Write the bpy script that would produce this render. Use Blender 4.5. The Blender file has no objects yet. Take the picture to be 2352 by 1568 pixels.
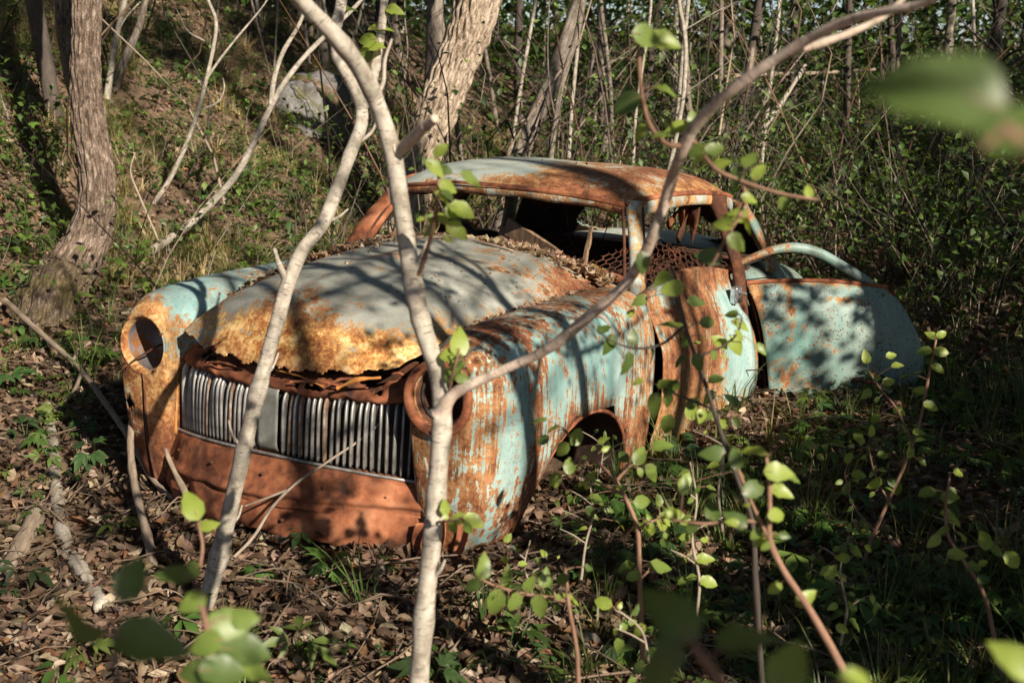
import bpy, math, random
import numpy as np
from mathutils import Vector, Matrix, Euler

rng = np.random.default_rng(11)
random.seed(11)
scene = bpy.context.scene
COL = scene.collection

# ------------------------------------------------------------------ camera
CAM = np.array([2.56943, -2.95275, 1.63244])
YAW, PITCH, ROLL = np.radians([28.22716, 13.92044, 0.36521])
LENS = 43.069
PW, PH = 2352.0, 1568.0
FPX = LENS / 36.0 * PW
_cy, _sy, _cp, _sp = math.cos(YAW), math.sin(YAW), math.cos(PITCH), math.sin(PITCH)
FWD = np.array([-_sy * _cp, _cy * _cp, -_sp])
_r0 = np.array([_cy, _sy, 0.0]); _u0 = np.cross(_r0, FWD)
RIGHT = math.cos(ROLL) * _r0 + math.sin(ROLL) * _u0
UP = np.cross(RIGHT, FWD)
cd = bpy.data.cameras.new('camera'); cam = bpy.data.objects.new('camera', cd); COL.objects.link(cam)
cd.lens = LENS; cd.sensor_width = 36.0; cd.clip_start = 0.05; cd.clip_end = 400.0
cam.matrix_world = Matrix(((RIGHT[0], UP[0], -FWD[0], CAM[0]), (RIGHT[1], UP[1], -FWD[1], CAM[1]),
                           (RIGHT[2], UP[2], -FWD[2], CAM[2]), (0, 0, 0, 1)))
cd.dof.use_dof = True; cd.dof.focus_distance = 4.9; cd.dof.aperture_fstop = 4.8; cd.dof.aperture_blades = 9
scene.camera = cam

# ------------------------------------------------------------------ sky, sun, exposure
SUN_AZ_RIGHT = math.radians(36)          # right of straight behind the camera
SUN_EL = math.radians(31)
_rt = np.array([_cy, _sy, 0]); _bk = np.array([_sy, -_cy, 0])
_h = _rt * math.sin(SUN_AZ_RIGHT) + _bk * math.cos(SUN_AZ_RIGHT)
TOSUN = np.array([_h[0] * math.cos(SUN_EL), _h[1] * math.cos(SUN_EL), math.sin(SUN_EL)])
w = bpy.data.worlds.new('World'); scene.world = w; w.use_nodes = True
nt = w.node_tree; nt.nodes.clear()
sky = nt.nodes.new('ShaderNodeTexSky'); sky.sky_type = 'NISHITA'; sky.sun_disc = False
sky.air_density = 0.6; sky.dust_density = 0.4; sky.sun_elevation = SUN_EL; sky.sun_rotation = math.atan2(TOSUN[0], TOSUN[1])
bg = nt.nodes.new('ShaderNodeBackground'); bg.inputs[1].default_value = 0.05
wo = nt.nodes.new('ShaderNodeOutputWorld')
nt.links.new(sky.outputs[0], bg.inputs[0]); nt.links.new(bg.outputs[0], wo.inputs[0])
sl = bpy.data.lights.new('sun', 'SUN'); sl.energy = 5.0; sl.angle = math.radians(0.53); sl.color = (1.0, 0.89, 0.74)
so = bpy.data.objects.new('sun', sl); COL.objects.link(so)
so.rotation_euler = Vector(TOSUN).to_track_quat('Z', 'Y').to_euler()
vs = scene.view_settings
vs.view_transform = 'Standard'; vs.look = 'None'; vs.exposure = 1.05; vs.gamma = 1.0; vs.use_curve_mapping = False
scene.render.engine = 'CYCLES'
cy = scene.cycles
cy.use_denoising = True
cy.max_bounces = 5; cy.diffuse_bounces = 2; cy.glossy_bounces = 2; cy.transmission_bounces = 3; cy.transparent_max_bounces = 4
cy.caustics_reflective = False; cy.caustics_refractive = False; cy.sample_clamp_indirect = 4.0

# ------------------------------------------------------------------ helpers
def at(x, y, depth):
    """point in the place seen at photo coordinate x,y at a distance along the view axis"""
    return CAM + (FWD + RIGHT * (x - PW / 2) / FPX - UP * (y - PH / 2) / FPX) * depth

def snoise(x, y, s=0.0):
    return (np.sin(1.7 * x + 2.3 * y + s) + np.sin(-2.9 * x + 1.1 * y + 1.3 * s) + np.sin(4.3 * x + 3.7 * y + 2.1 * s) * .5
            + np.sin(-5.1 * x + 6.1 * y - s) * .4) / 2.9

def foot_x(y):
    return np.where(y < 5, -3.15 - 0.03 * np.abs(y - 2), -3.24 - 0.30 * (y - 5))

def ground_z(x, y):
    x = np.asarray(x, float); y = np.asarray(y, float)
    h = foot_x(y) - x
    k = 0.5
    ramp = np.log1p(np.exp(np.clip(h / k, -40, 40))) * k
    ramp = 6.5 * (1 - np.exp(-ramp * 0.60 / 6.5 * 1.12))
    fade = 1 / (1 + np.exp((y - 19) / 2.0))
    z = ramp * (0.25 + 0.75 * fade)
    amp = np.clip((np.hypot(x, y - 1.5) - 2.2) / 3, 0.10, 1)
    z = z + amp * (0.07 * snoise(x * .8, y * .8, 1) + 0.035 * snoise(x * 2.3, y * 2.3, 4)) + 0.012 * snoise(x * 6, y * 6, 2)
    far = np.clip((y - 7) / 12, 0, 3)
    z = z + 0.35 * far * (1 - fade * 0.3)
    return z - 0.01

def gz(x, y): return float(ground_z(x, y))

def hit(px, py, tmax=40.0):
    d = FWD + RIGHT * (px - PW / 2) / FPX - UP * (py - PH / 2) / FPX
    t = 1.0
    while t < tmax:
        p = CAM + d * t
        if p[2] < gz(p[0], p[1]): break
        t += 0.04
    return CAM + d * t, t

def newmesh(name, V, F, mat=None, parent=None, smooth=True, tint=None, link=True):
    V = np.asarray(V, np.float32)
    me = bpy.data.meshes.new(name)
    if isinstance(F, np.ndarray):
        n, k = F.shape
        me.vertices.add(len(V)); me.vertices.foreach_set('co', V.ravel())
        me.loops.add(n * k); me.loops.foreach_set('vertex_index', F.astype(np.int32).ravel())
        me.polygons.add(n); me.polygons.foreach_set('loop_start', np.arange(0, n * k, k, dtype=np.int32))
        me.update(calc_edges=True); me.validate()
    else:
        me.from_pydata([tuple(map(float, v)) for v in V], [], [tuple(map(int, f)) for f in F]); me.update()
    if smooth: me.polygons.foreach_set('use_smooth', np.ones(len(me.polygons), bool))
    if tint is not None:
        a = me.color_attributes.new('tint', 'FLOAT_COLOR', 'POINT'); a.data.foreach_set('color', np.asarray(tint, np.float32).ravel())
    if mat: me.materials.append(mat)
    o = bpy.data.objects.new(name, me)
    if link: COL.objects.link(o)
    if parent is not None: o.parent = parent
    return o

def tag(o, label=None, cat=None, group=None, kind=None):
    if label: o['label'] = label
    if cat: o['category'] = cat
    if group: o['group'] = group
    if kind: o['kind'] = kind
    return o

def empty(name, loc=(0, 0, 0)):
    o = bpy.data.objects.new(name, None); COL.objects.link(o); o.location = Vector(loc); o.empty_display_size = 0.1
    return o

def crspline(P, n):
    """Catmull-Rom through rows of P, n samples"""
    P = np.asarray(P, float)
    if len(P) == 2:
        t = np.linspace(0, 1, n).reshape((-1,) + (1,) * (P.ndim - 1)); return P[0] * (1 - t) + P[1] * t
    Q = np.concatenate([(2 * P[0] - P[1])[None], P, (2 * P[-1] - P[-2])[None]])
    m = len(P) - 1
    t = np.linspace(0, m, n); i = np.minimum(t.astype(int), m - 1); f = t - i
    f = f.reshape((-1,) + (1,) * (P.ndim - 1))
    a, b, c, d = Q[i], Q[i + 1], Q[i + 2], Q[i + 3]
    return 0.5 * (2 * b + (c - a) * f + (2 * a - 5 * b + 4 * c - d) * f * f + (3 * b - a - 3 * c + d) * f ** 3)

def knobs(V_path, r, seed):
    """swollen nodes along a stem"""
    r = r.copy(); g = np.random.default_rng(seed); n = len(r); k = np.arange(n)
    for c in g.integers(3, max(4, n - 3), max(2, n // 14)): r *= 1 + g.uniform(.06, .22) * np.exp(-((k - c) / 1.6) ** 2)
    return r
def frames(path):
    T = np.gradient(path, axis=0); T /= np.linalg.norm(T, axis=1)[:, None] + 1e-9
    n = np.cross(T[0], [0.31, 0.9, 0.2]); n /= np.linalg.norm(n) + 1e-9
    N = [n]
    for t in T[1:]:
        n = N[-1] - t * (N[-1] @ t); n /= np.linalg.norm(n) + 1e-9; N.append(n)
    N = np.array(N); return T, N, np.cross(T, N)

def tube_geo(pts, rad, n=40, sides=8, rough=0.0, seed=0, ridges=0.0, cap=True, knots=False):
    path = crspline(pts, n); r = crspline(np.asarray(rad, float)[:, None], n)[:, 0]
    if knots: r = knobs(path, r, seed)
    T, N, B = frames(path)
    al = np.concatenate([[0], np.cumsum(np.linalg.norm(np.diff(path, axis=0), axis=1))])
    th = np.linspace(0, 2 * np.pi, sides, endpoint=False)
    TH, AL = np.meshgrid(th, al)
    R = np.repeat(r[:, None], sides, 1)
    if rough: R = R * (1 + rough * (np.sin(3 * TH + 5 * AL / (r.mean() * 6) + seed) * .5 + np.sin(2 * TH - 3.1 * AL / (r.mean() * 5) + 2 * seed) * .5
                                    + 0.6 * np.sin(AL / (r.mean() * 2.3) + seed * 3)))
    if ridges:
        ph = 0.9 * np.sin(AL * 4 + seed) + 0.5 * np.sin(AL * 9 + 2 * TH)
        rd = np.abs(np.sin(7 * TH + ph)) ** .6 * .5 + np.abs(np.sin(11 * TH - 1.3 * ph + AL * 2)) ** .7 * .5
        br = 0.35 * np.sin(AL * 38 + 3 * np.sin(5 * TH) + 7 * TH)
        R = R * (1 + ridges * (rd - 0.5 + br * .5))
    V = path[:, None, :] + R[..., None] * (np.cos(TH)[..., None] * N[:, None, :] + np.sin(TH)[..., None] * B[:, None, :])
    V = V.reshape(-1, 3)
    i, j = np.meshgrid(np.arange(n - 1), np.arange(sides), indexing='ij'); j2 = (j + 1) % sides
    F = np.stack([i * sides + j, i * sides + j2, (i + 1) * sides + j2, (i + 1) * sides + j], -1).reshape(-1, 4)
    bark = np.stack([np.cos(TH) * R, np.sin(TH) * R, AL], -1).reshape(-1, 3)
    if cap:
        for end, row in ((0, 0), (n - 1, n - 1)):
            c = len(V); V = np.vstack([V, path[end][None]]); bark = np.vstack([bark, [[0, 0, al[end]]]])
            jj = np.arange(sides); F = np.vstack([F, np.stack([row * sides + jj, row * sides + (jj + 1) % sides, np.full(sides, c), np.full(sides, c)], -1)])
    return V, F, bark

class Acc:
    def __init__(s): s.V = []; s.F = []; s.B = []; s.T = []; s.n = 0
    def add(s, V, F, B=None, tint=None):
        V = np.asarray(V, float)
        s.V.append(V); s.F.append(np.asarray(F) + s.n); s.B.append(np.zeros((len(V), 3)) if B is None else B)
        s.T.append(np.ones((len(V), 4)) if tint is None else np.broadcast_to(tint, (len(V), 4))); s.n += len(V)
    def tube(s, pts, rad, **k):
        V, F, B = tube_geo(pts, rad, **k); s.add(V, F, B); return s
    def build(s, name, mat, parent=None, smooth=True, off=None):
        V = np.vstack(s.V)
        if off is not None: V = V - np.asarray(off)
        F = np.vstack(s.F)
        # degenerate quads from caps -> triangles
        tri = F[:, 2] == F[:, 3]
        if tri.any():
            faces = [tuple(f) for f in F[~tri]] + [tuple(f[:3]) for f in F[tri]]
            o = newmesh(name, V, faces, mat, parent, smooth)
        else: o = newmesh(name, V, F, mat, parent, smooth)
        me = o.data
        a = me.attributes.new('bark', 'FLOAT_VECTOR', 'POINT'); a.data.foreach_set('vector', np.vstack(s.B).astype(np.float32).ravel())
        a = me.color_attributes.new('tint', 'FLOAT_COLOR', 'POINT'); a.data.foreach_set('color', np.vstack(s.T).astype(np.float32).ravel())
        return o

def scatter(tmplV, tmplF, R, S, T, tint=None):
    """many copies of one template as arrays"""
    k = len(tmplV); n = len(T)
    V = np.einsum('nij,kj->nki', R, tmplV) * np.asarray(S).reshape(n, 1, -1) + T[:, None, :]
    F = (tmplF[None] + (np.arange(n) * k)[:, None, None]).reshape(-1, tmplF.shape[1])
    C = None if tint is None else np.repeat(tint, k, 0)
    return V.reshape(-1, 3), F, C

def rots(yaw, pitch, roll):
    cz, sz, cx, sx, cr, sr = np.cos(yaw), np.sin(yaw), np.cos(pitch), np.sin(pitch), np.cos(roll), np.sin(roll)
    n = len(yaw); Z = np.zeros((n, 3, 3)); X = Z.copy(); Y = Z.copy()
    Z[:, 0, 0] = cz; Z[:, 0, 1] = -sz; Z[:, 1, 0] = sz; Z[:, 1, 1] = cz; Z[:, 2, 2] = 1
    X[:, 0, 0] = 1; X[:, 1, 1] = cx; X[:, 1, 2] = -sx; X[:, 2, 1] = sx; X[:, 2, 2] = cx
    Y[:, 0, 0] = cr; Y[:, 0, 2] = sr; Y[:, 1, 1] = 1; Y[:, 2, 0] = -sr; Y[:, 2, 2] = cr
    return Z @ X @ Y

def colvar(n, cols, p=None, jit=0.18):
    cols = np.array(cols, float); i = rng.choice(len(cols), n, p=p)
    c = cols[i] * np.clip(rng.normal(1, jit, (n, 1)), .45, 1.7) * rng.normal(1, .05, (n, 3))
    return np.hstack([np.clip(c, 0, 1), np.ones((n, 1))])

# ------------------------------------------------------------------ materials
class N:
    def __init__(s, name):
        s.m = bpy.data.materials.new(name); s.m.use_nodes = True; s.t = s.m.node_tree; s.t.nodes.clear()
    def n(s, typ, **k):
        nd = s.t.nodes.new(typ)
        for a, b in k.items(): setattr(nd, a, b)
        return nd
    def l(s, a, b): s.t.links.new(a, b)
    def math(s, op, a, b=None, c=None, clamp=False):
        nd = s.n('ShaderNodeMath', operation=op, use_clamp=clamp)
        for i, x in enumerate((a, b, c)):
            if x is None: continue
            if isinstance(x, (int, float)): nd.inputs[i].default_value = x
            else: s.l(x, nd.inputs[i])
        return nd.outputs[0]
    def noise(s, vec, scale, detail=5, rough=.6, dist=0.0):
        nd = s.n('ShaderNodeTexNoise'); nd.inputs['Scale'].default_value = scale; nd.inputs['Detail'].default_value = detail
        nd.inputs['Roughness'].default_value = rough; nd.inputs['Distortion'].default_value = dist
        if vec is not None: s.l(vec, nd.inputs['Vector'])
        return nd.outputs[0]
    def mapping(s, vec, scale=(1, 1, 1), loc=(0, 0, 0)):
        nd = s.n('ShaderNodeMapping'); nd.inputs['Scale'].default_value = scale; nd.inputs['Location'].default_value = loc
        s.l(vec, nd.inputs['Vector']); return nd.outputs[0]
    def ramp(s, fac, stops, interp='LINEAR'):
        nd = s.n('ShaderNodeValToRGB'); cr = nd.color_ramp; cr.interpolation = interp
        while len(cr.elements) < len(stops): cr.elements.new(0.5)
        for e, (p, c) in zip(cr.elements, stops):
            e.position = p; e.color = (*c, 1) if len(c) == 3 else c
        s.l(fac, nd.inputs[0]); return nd.outputs[0]
    def mix(s, fac, a, b, blend='MIX'):
        nd = s.n('ShaderNodeMix', data_type='RGBA', blend_type=blend, clamp_factor=True)
        for i, x in ((0, fac), (6, a), (7, b)):
            if isinstance(x, (int, float)): nd.inputs[i].default_value = x
            elif isinstance(x, tuple): nd.inputs[i].default_value = (*x, 1)
            else: s.l(x, nd.inputs[i])
        return nd.outputs[2]
    def mapr(s, v, a, b, c, d):
        nd = s.n('ShaderNodeMapRange'); nd.inputs[1].default_value = a; nd.inputs[2].default_value = b; nd.inputs[3].default_value = c; nd.inputs[4].default_value = d
        s.l(v, nd.inputs[0]); return nd.outputs[0]
    def out(s, col, rough=.8, bump=None, bstr=.3, bdist=.01, metal=0.0, spec=.4, trans=None):
        b = s.n('ShaderNodeBsdfPrincipled')
        for nm, x in (('Base Color', col), ('Roughness', rough), ('Metallic', metal), ('Specular IOR Level', spec)):
            if isinstance(x, (int, float)): b.inputs[nm].default_value = x
            elif isinstance(x, tuple): b.inputs[nm].default_value = (*x, 1)
            else: s.l(x, b.inputs[nm])
        if bump is not None:
            bp = s.n('ShaderNodeBump'); bp.inputs['Strength'].default_value = bstr; bp.inputs['Distance'].default_value = bdist
            s.l(bump, bp.inputs['Height']); s.l(bp.outputs[0], b.inputs['Normal'])
        sh = b.outputs[0]
        if trans is not None:
            t = s.n('ShaderNodeBsdfTranslucent'); s.l(trans, t.inputs[0]) if not isinstance(trans, tuple) else None
            if isinstance(trans, tuple): t.inputs[0].default_value = (*trans, 1)
            mx = s.n('ShaderNodeMixShader'); mx.inputs[0].default_value = .42; s.l(sh, mx.inputs[1]); s.l(t.outputs[0], mx.inputs[2]); sh = mx.outputs[0]
        o = s.n('ShaderNodeOutputMaterial'); s.l(sh, o.inputs[0]); return s.m
    def obj(s): return s.n('ShaderNodeTexCoord').outputs['Object']
    def attr(s, name, out='Color'): return s.n('ShaderNodeAttribute', attribute_name=name).outputs[out]

def rust_paint(name, paint=(.20, .40, .40), paint2=(.33, .50, .48), gloss=.42, spots=.9, blot=1.5):
    s = N(name); o = s.obj(); sep = s.n('ShaderNodeSeparateColor'); s.l(s.attr('wear'), sep.inputs[0])
    rust, yel, strk = sep.outputs[0], sep.outputs[1], sep.outputs[2]
    n1 = s.noise(o, 5.5, 8, .68, .3); n2 = s.noise(o, 34, 7, .7); n2b = s.noise(o, 95, 4, .6)
    n3 = s.noise(s.mapping(o, (75, 75, 3.4)), 1.0, 4, .62, .15)
    n3b = s.noise(s.mapping(o, (30, 30, 1.8), (3, 5, 1)), 1.0, 5, .6, .1)
    m = s.math('ADD', rust, s.math('MULTIPLY', s.math('SUBTRACT', n1, .5), blot))
    m = s.math('ADD', m, s.math('MULTIPLY', s.math('SUBTRACT', n2, .5), 1.05))
    m = s.math('ADD', m, s.math('MULTIPLY', s.math('SUBTRACT', n2b, .5), .55))
    st = s.math('ADD', s.math('MULTIPLY', s.math('SUBTRACT', n3, .48), 1.5), s.math('MULTIPLY', s.math('SUBTRACT', n3b, .48), 1.5))
    m = s.math('ADD', m, s.math('MULTIPLY', st, strk))
    pn = s.noise(o, 3.1, 5, .6); pn2 = s.noise(s.mapping(o, (18, 18, 3)), 1, 4, .6)
    pcol = s.mix(s.mapr(s.math('ADD', pn, s.math('MULTIPLY', pn2, .6)), .6, 1.05, 0, 1), paint, paint2)
    pcol = s.mix(s.mapr(s.noise(o, 60, 5, .7), .56, .75, 0, .5), pcol, (.16, .15, .12))
    spot = s.math('ADD', s.mapr(s.noise(o, 85, 3, .5), .3, .7, 0, 1), s.mapr(s.noise(o, 7, 5, .65), .35, .65, -.22, .14))
    pcol = s.mix(s.mapr(spot, .72, .82, 0, spots), pcol, (.105, .043, .022))
    stn = s.math('MULTIPLY', s.mapr(s.noise(s.mapping(o, (9, 9, 2.2), (7, 1, 3)), 1, 6, .65), .48, .66, 0, 1), .42)
    pcol = s.mix(stn, pcol, (.13, .10, .07))
    rn = s.noise(o, 17, 8, .72); rn2 = s.noise(o, 70, 5, .7)
    rmix = s.math('ADD', s.math('MULTIPLY', rn, .65), s.math('MULTIPLY', rn2, .35))
    rcol = s.ramp(rmix, [(.32, (.028, .012, .009)), (.43, (.085, .030, .017)), (.51, (.18, .062, .029)), (.60, (.29, .108, .048)), (.74, (.43, .22, .12))])
    ycol = s.ramp(rmix, [(.38, (.10, .036, .013)), (.455, (.26, .095, .026)), (.51, (.43, .22, .065)), (.565, (.60, .42, .18)), (.70, (.72, .62, .42))])
    rc = s.mix(yel, rcol, ycol)
    edge = s.ramp(m, [(.40, (0, 0, 0)), (.49, (1, 1, 1)), (.56, (1, 1, 1)), (.66, (0, 0, 0))])
    col = s.mix(s.mapr(m, .47, .52, 0, 1), pcol, rc)
    col = s.mix(s.math('MULTIPLY', edge, .42), col, s.mix(n2, (.52, .40, .20), (.34, .14, .035)))
    dk = s.mapr(m, .95, 1.5, 0, .55); col = s.mix(dk, col, (.05, .022, .012))
    rg = s.mapr(m, .42, .6, gloss, .88)
    bump = s.math('ADD', s.math('MULTIPLY', s.mapr(m, .44, .58, 1, 0), .6), s.math('MULTIPLY', rmix, .8))
    return s.out(col, rg, bump, .55, .004, 0, .35)

def plain_noise(name, stops, scale=12, rough=.85, bstr=.3, stretch=None, metal=0, spec=.3, bdist=.006, detail=7):
    s = N(name); o = s.obj(); v = s.mapping(o, stretch) if stretch else o
    f = s.noise(v, scale, detail, .65, .2); f2 = s.noise(v, scale * 5.3, 4, .6)
    f = s.math('ADD', s.math('MULTIPLY', f, .7), s.math('MULTIPLY', f2, .3))
    return s.out(s.ramp(f, stops), rough, f, bstr, bdist, metal, spec)

def bark_mat(name, stops, along=6, around=22, bstr=.6, moss=None, lent=False, bdist=.01):
    s = N(name); b = s.attr('bark', 'Vector')
    f = s.noise(s.mapping(b, (around, around, along)), 1, 7, .7, .6)
    f2 = s.noise(s.mapping(b, (around * 3, around * 3, along * 6)), 1, 5, .65)
    f3 = s.noise(b, 2.2, 5, .6)
    m = s.math('ADD', s.math('ADD', s.math('MULTIPLY', f, .55), s.math('MULTIPLY', f2, .25)), s.math('MULTIPLY', f3, .2))
    col = s.ramp(m, stops)
    if lent:
        lf = s.noise(s.mapping(b, (40, 40, 210)), 1, 2, .5)
        col = s.mix(s.mapr(lf, .60, .68, 0, .75), col, (.05, .042, .035))
        kf = s.noise(s.mapping(b, (14, 14, 26)), 1, 5, .65); col = s.mix(s.mapr(kf, .50, .62, 0, .72), col, (.15, .125, .095))
        lk = s.noise(s.mapping(b, (40, 40, 30), (4, 2, 9)), 1, 5, .7); col = s.mix(s.mapr(lk, .55, .63, 0, .6), col, (.24, .25, .19))
    if moss:
        sp = s.n('ShaderNodeSeparateXYZ'); s.l(b, sp.inputs[0])
        mm = s.math('MULTIPLY', s.mapr(s.noise(b, 6, 6, .7), .42, .60, 0, 1), s.mapr(sp.outputs[2], moss[0], moss[1], 1, 0))
        col = s.mix(s.math('MULTIPLY', mm, .85), col, (.115, .095, .018))
    return s.out(col, .88, m, bstr, bdist, 0, .25)

def leaf_mat(name, gain=1.0, gloss=.42, tr=1.3, veins=True):
    s = N(name); t = s.attr('tint'); o = s.obj()
    n = s.noise(o, 30, 3, .6)
    c = s.mix(s.mapr(n, .3, .7, 0, 1), s.mix(1.0, t, (.75, .78, .7), 'MULTIPLY'), s.mix(1.0, t, (1.15, 1.1, 1.1), 'MULTIPLY'))
    tc = s.mix(1.0, c, (1.35 * tr, 1.25 * tr, .55 * tr), 'MULTIPLY')
    return s.out(c, gloss, None, 0, 0, 0, .5, trans=tc)

M = {}
M['paint_fender'] = rust_paint('turquoise_paint_rust', (.145, .29, .285), (.39, .48, .45), .48, .3, 1.05)
M['paint_hood'] = rust_paint('grey_green_paint_rust', (.20, .215, .19), (.35, .355, .315), .55, .15, 1.5)
M['paint_roof'] = rust_paint('pale_green_paint_rust', (.26, .31, .285), (.40, .43, .39), .5, .2, 1.5)
M['paint_door'] = rust_paint('green_paint_rust', (.095, .20, .18), (.24, .30, .265), .5)
M['rust'] = rust_solid('solid_rust') if False else plain_noise('solid_rust', [(.36, (.03, .015, .011)), (.44, (.11, .040, .021)), (.53, (.24, .085, .040)), (.66, (.37, .165, .088))], 4.5, .9, .35, None, 0, .2, .003)
M['rust_dark'] = plain_noise('dark_rust', [(.3, (.022, .012, .009)), (.5, (.07, .028, .016)), (.7, (.18, .07, .03))], 14, .92, .5)
M['rust_ochre'] = plain_noise('ochre_rust', [(.3, (.16, .05, .015)), (.5, (.42, .17, .04)), (.7, (.60, .34, .12))], 11, .85, .3)
M['grille'] = plain_noise('dull_aluminium', [(.34, (.08, .06, .045)), (.44, (.22, .205, .19)), (.55, (.38, .37, .355)), (.7, (.58, .57, .55))], 14, .5, .2, (1, 1, .35), .6, .5)
M['rib_rust'] = plain_noise('rust_stained_rib', [(.34, (.08, .04, .02)), (.46, (.22, .14, .09)), (.56, (.36, .33, .30)), (.7, (.5, .48, .45))], 12, .6, .2, (1, 1, .5), .3)
M['grille_plate'] = plain_noise('weathered_grey_plate', [(.35, (.17, .175, .15)), (.52, (.25, .255, .225)), (.66, (.33, .33, .29)), (.74, (.25, .13, .06))], 9, .55, .15, None, .2)
M['chrome'] = plain_noise('pitted_chrome', [(.3, (.25, .25, .26)), (.55, (.62, .63, .66)), (.75, (.75, .76, .78))], 30, .22, .2, None, .9, .5)
M['black'] = plain_noise('old_rubber', [(.3, (.012, .011, .010)), (.7, (.035, .03, .026))], 20, .8)
M['lamp_bowl'] = plain_noise('corroded_lamp_bowl', [(.32, (.05, .045, .045)), (.46, (.16, .155, .165)), (.54, (.22, .19, .18)), (.60, (.26, .11, .045)), (.7, (.36, .17, .06))], 7, .55, .2, None, .5)
M['old_wood'] = plain_noise('weathered_plank', [(.3, (.06, .035, .02)), (.5, (.20, .125, .075)), (.7, (.38, .27, .18))], 3.5, .9, .5, (14, 14, 1.2))
M['cloth'] = plain_noise('rotten_interior', [(.3, (.014, .009, .007)), (.5, (.045, .026, .018)), (.75, (.13, .07, .04))], 12, .95, .5)
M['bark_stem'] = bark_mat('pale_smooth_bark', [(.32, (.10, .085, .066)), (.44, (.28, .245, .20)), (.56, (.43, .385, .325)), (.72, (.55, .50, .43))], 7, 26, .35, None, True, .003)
M['bark_twig'] = bark_mat('grey_twig_bark', [(.3, (.11, .085, .06)), (.5, (.27, .22, .17)), (.7, (.42, .36, .29))], 12, 40, .4, None, False, .002)
M['bark_red'] = bark_mat('reddish_shoot_bark', [(.3, (.09, .05, .034)), (.5, (.21, .12, .08)), (.7, (.36, .24, .17))], 12, 50, .2, None, False, .001)
M['bark_furrow'] = bark_mat('furrowed_bark', [(.36, (.035, .025, .018)), (.46, (.16, .115, .08)), (.55, (.42, .34, .26)), (.72, (.62, .54, .45))], 15, 46, 1.0, None, False, .02)
M['bark_moss'] = bark_mat('mossy_bark', [(.40, (.018, .013, .010)), (.47, (.075, .053, .038)), (.54, (.165, .12, .09)), (.62, (.36, .30, .25)), (.75, (.50, .44, .38))], 18, 50, 1.0, (.1, 1.1), False, .02)
M['bark_grey'] = bark_mat('grey_trunk_bark', [(.34, (.03, .025, .02)), (.47, (.11, .09, .072)), (.58, (.23, .195, .16)), (.74, (.38, .33, .28))], 9, 30, .6, None, False, .01)
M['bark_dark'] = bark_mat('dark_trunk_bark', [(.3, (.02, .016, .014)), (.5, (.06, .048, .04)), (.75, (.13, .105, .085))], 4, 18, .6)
M['bark_birch'] = bark_mat('birch_like_bark', [(.34, (.08, .065, .05)), (.47, (.27, .235, .19)), (.58, (.44, .40, .345)), (.75, (.58, .54, .48))], 8, 30, .4, None, True, .004)
M['dead_wood'] = bark_mat('dead_grey_wood', [(.3, (.06, .045, .035)), (.48, (.22, .17, .125)), (.62, (.38, .31, .24)), (.78, (.52, .44, .35))], 3, 40, .6, None, False, .006)
M['floor_twig'] = bark_mat('dark_fallen_twig', [(.3, (.045, .032, .024)), (.48, (.14, .10, .072)), (.62, (.25, .19, .14)), (.78, (.36, .29, .22))], 3, 40, .5, None, False, .003)
M['bark_tan'] = bark_mat('warm_tan_bark', [(.32, (.24, .17, .125)), (.45, (.44, .34, .27)), (.57, (.60, .49, .405)), (.72, (.70, .60, .51))], 7, 26, .35, None, True, .003)
M['leaf'] = leaf_mat('spring_leaf')
M['herb'] = leaf_mat('herb_leaf', tr=1.1, gloss=.5)
M['straw'] = leaf_mat('grass_blade', tr=1.0, gloss=.55)
s = N('dead_leaf'); t_ = s.attr('tint'); nn = s.noise(s.obj(), 45, 5, .65)
M['litter'] = s.out(s.mix(s.mapr(nn, .3, .7, 0, 1), s.mix(1.0, t_, (.6, .55, .5), 'MULTIPLY'), s.mix(1.0, t_, (1.2, 1.15, 1.1), 'MULTIPLY')), .72, nn, .4, .003, 0, .3,
                   trans=s.mix(1.0, t_, (.9, .7, .4), 'MULTIPLY'))
M['soil'] = plain_noise('forest_soil', [(.28, (.03, .021, .015)), (.45, (.095, .064, .043)), (.6, (.18, .125, .083)), (.75, (.27, .195, .135))], 9, .95, .9, None, 0, .1, .03)
s = N('lichen_rock'); o_ = s.obj(); r1 = s.noise(o_, 6, 9, .7); r2 = s.noise(o_, 19, 7, .7); r3 = s.noise(o_, 4, 4, .6)
c_ = s.ramp(r1, [(.3, (.04, .038, .036)), (.48, (.13, .125, .12)), (.62, (.19, .185, .18)), (.78, (.28, .27, .265))])
c_ = s.mix(s.mapr(r2, .57, .65, 0, .8), c_, (.34, .33, .325)); c_ = s.mix(s.mapr(r3, .55, .66, 0, .8), c_, (.10, .095, .03))
M['rock'] = s.out(c_, .92, s.math('ADD', r1, r2), .8, .03)
M['moss'] = plain_noise('ochre_moss', [(.3, (.07, .05, .008)), (.5, (.22, .15, .02)), (.7, (.40, .27, .05))], 40, .95, .9)

# ------------------------------------------------------------------ ground
def warp(n, lo, hi, c, p=2.6):
    t = np.linspace(-1, 1, n); s_ = np.sign(t) * np.abs(t) ** p
    return np.where(s_ < 0, c + s_ * (c - lo), c + s_ * (hi - c)) + t * 4.0
gx = np.sort(warp(240, -160, 160, -1.0)); gy = np.sort(warp(250, -60, 220, 2.0))
GX, GY = np.meshgrid(gx, gy); GZ = ground_z(GX, GY)
i, j = np.meshgrid(np.arange(len(gy) - 1), np.arange(len(gx) - 1), indexing='ij'); W_ = len(gx)
ground = newmesh('ground', np.stack([GX, GY, GZ], -1).reshape(-1, 3), np.stack([i * W_ + j, i * W_ + j + 1, (i + 1) * W_ + j + 1, (i + 1) * W_ + j], -1).reshape(-1, 4), M['soil'])
tag(ground, 'brown forest floor rising to a bank on one side', None, None, 'structure')

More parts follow.
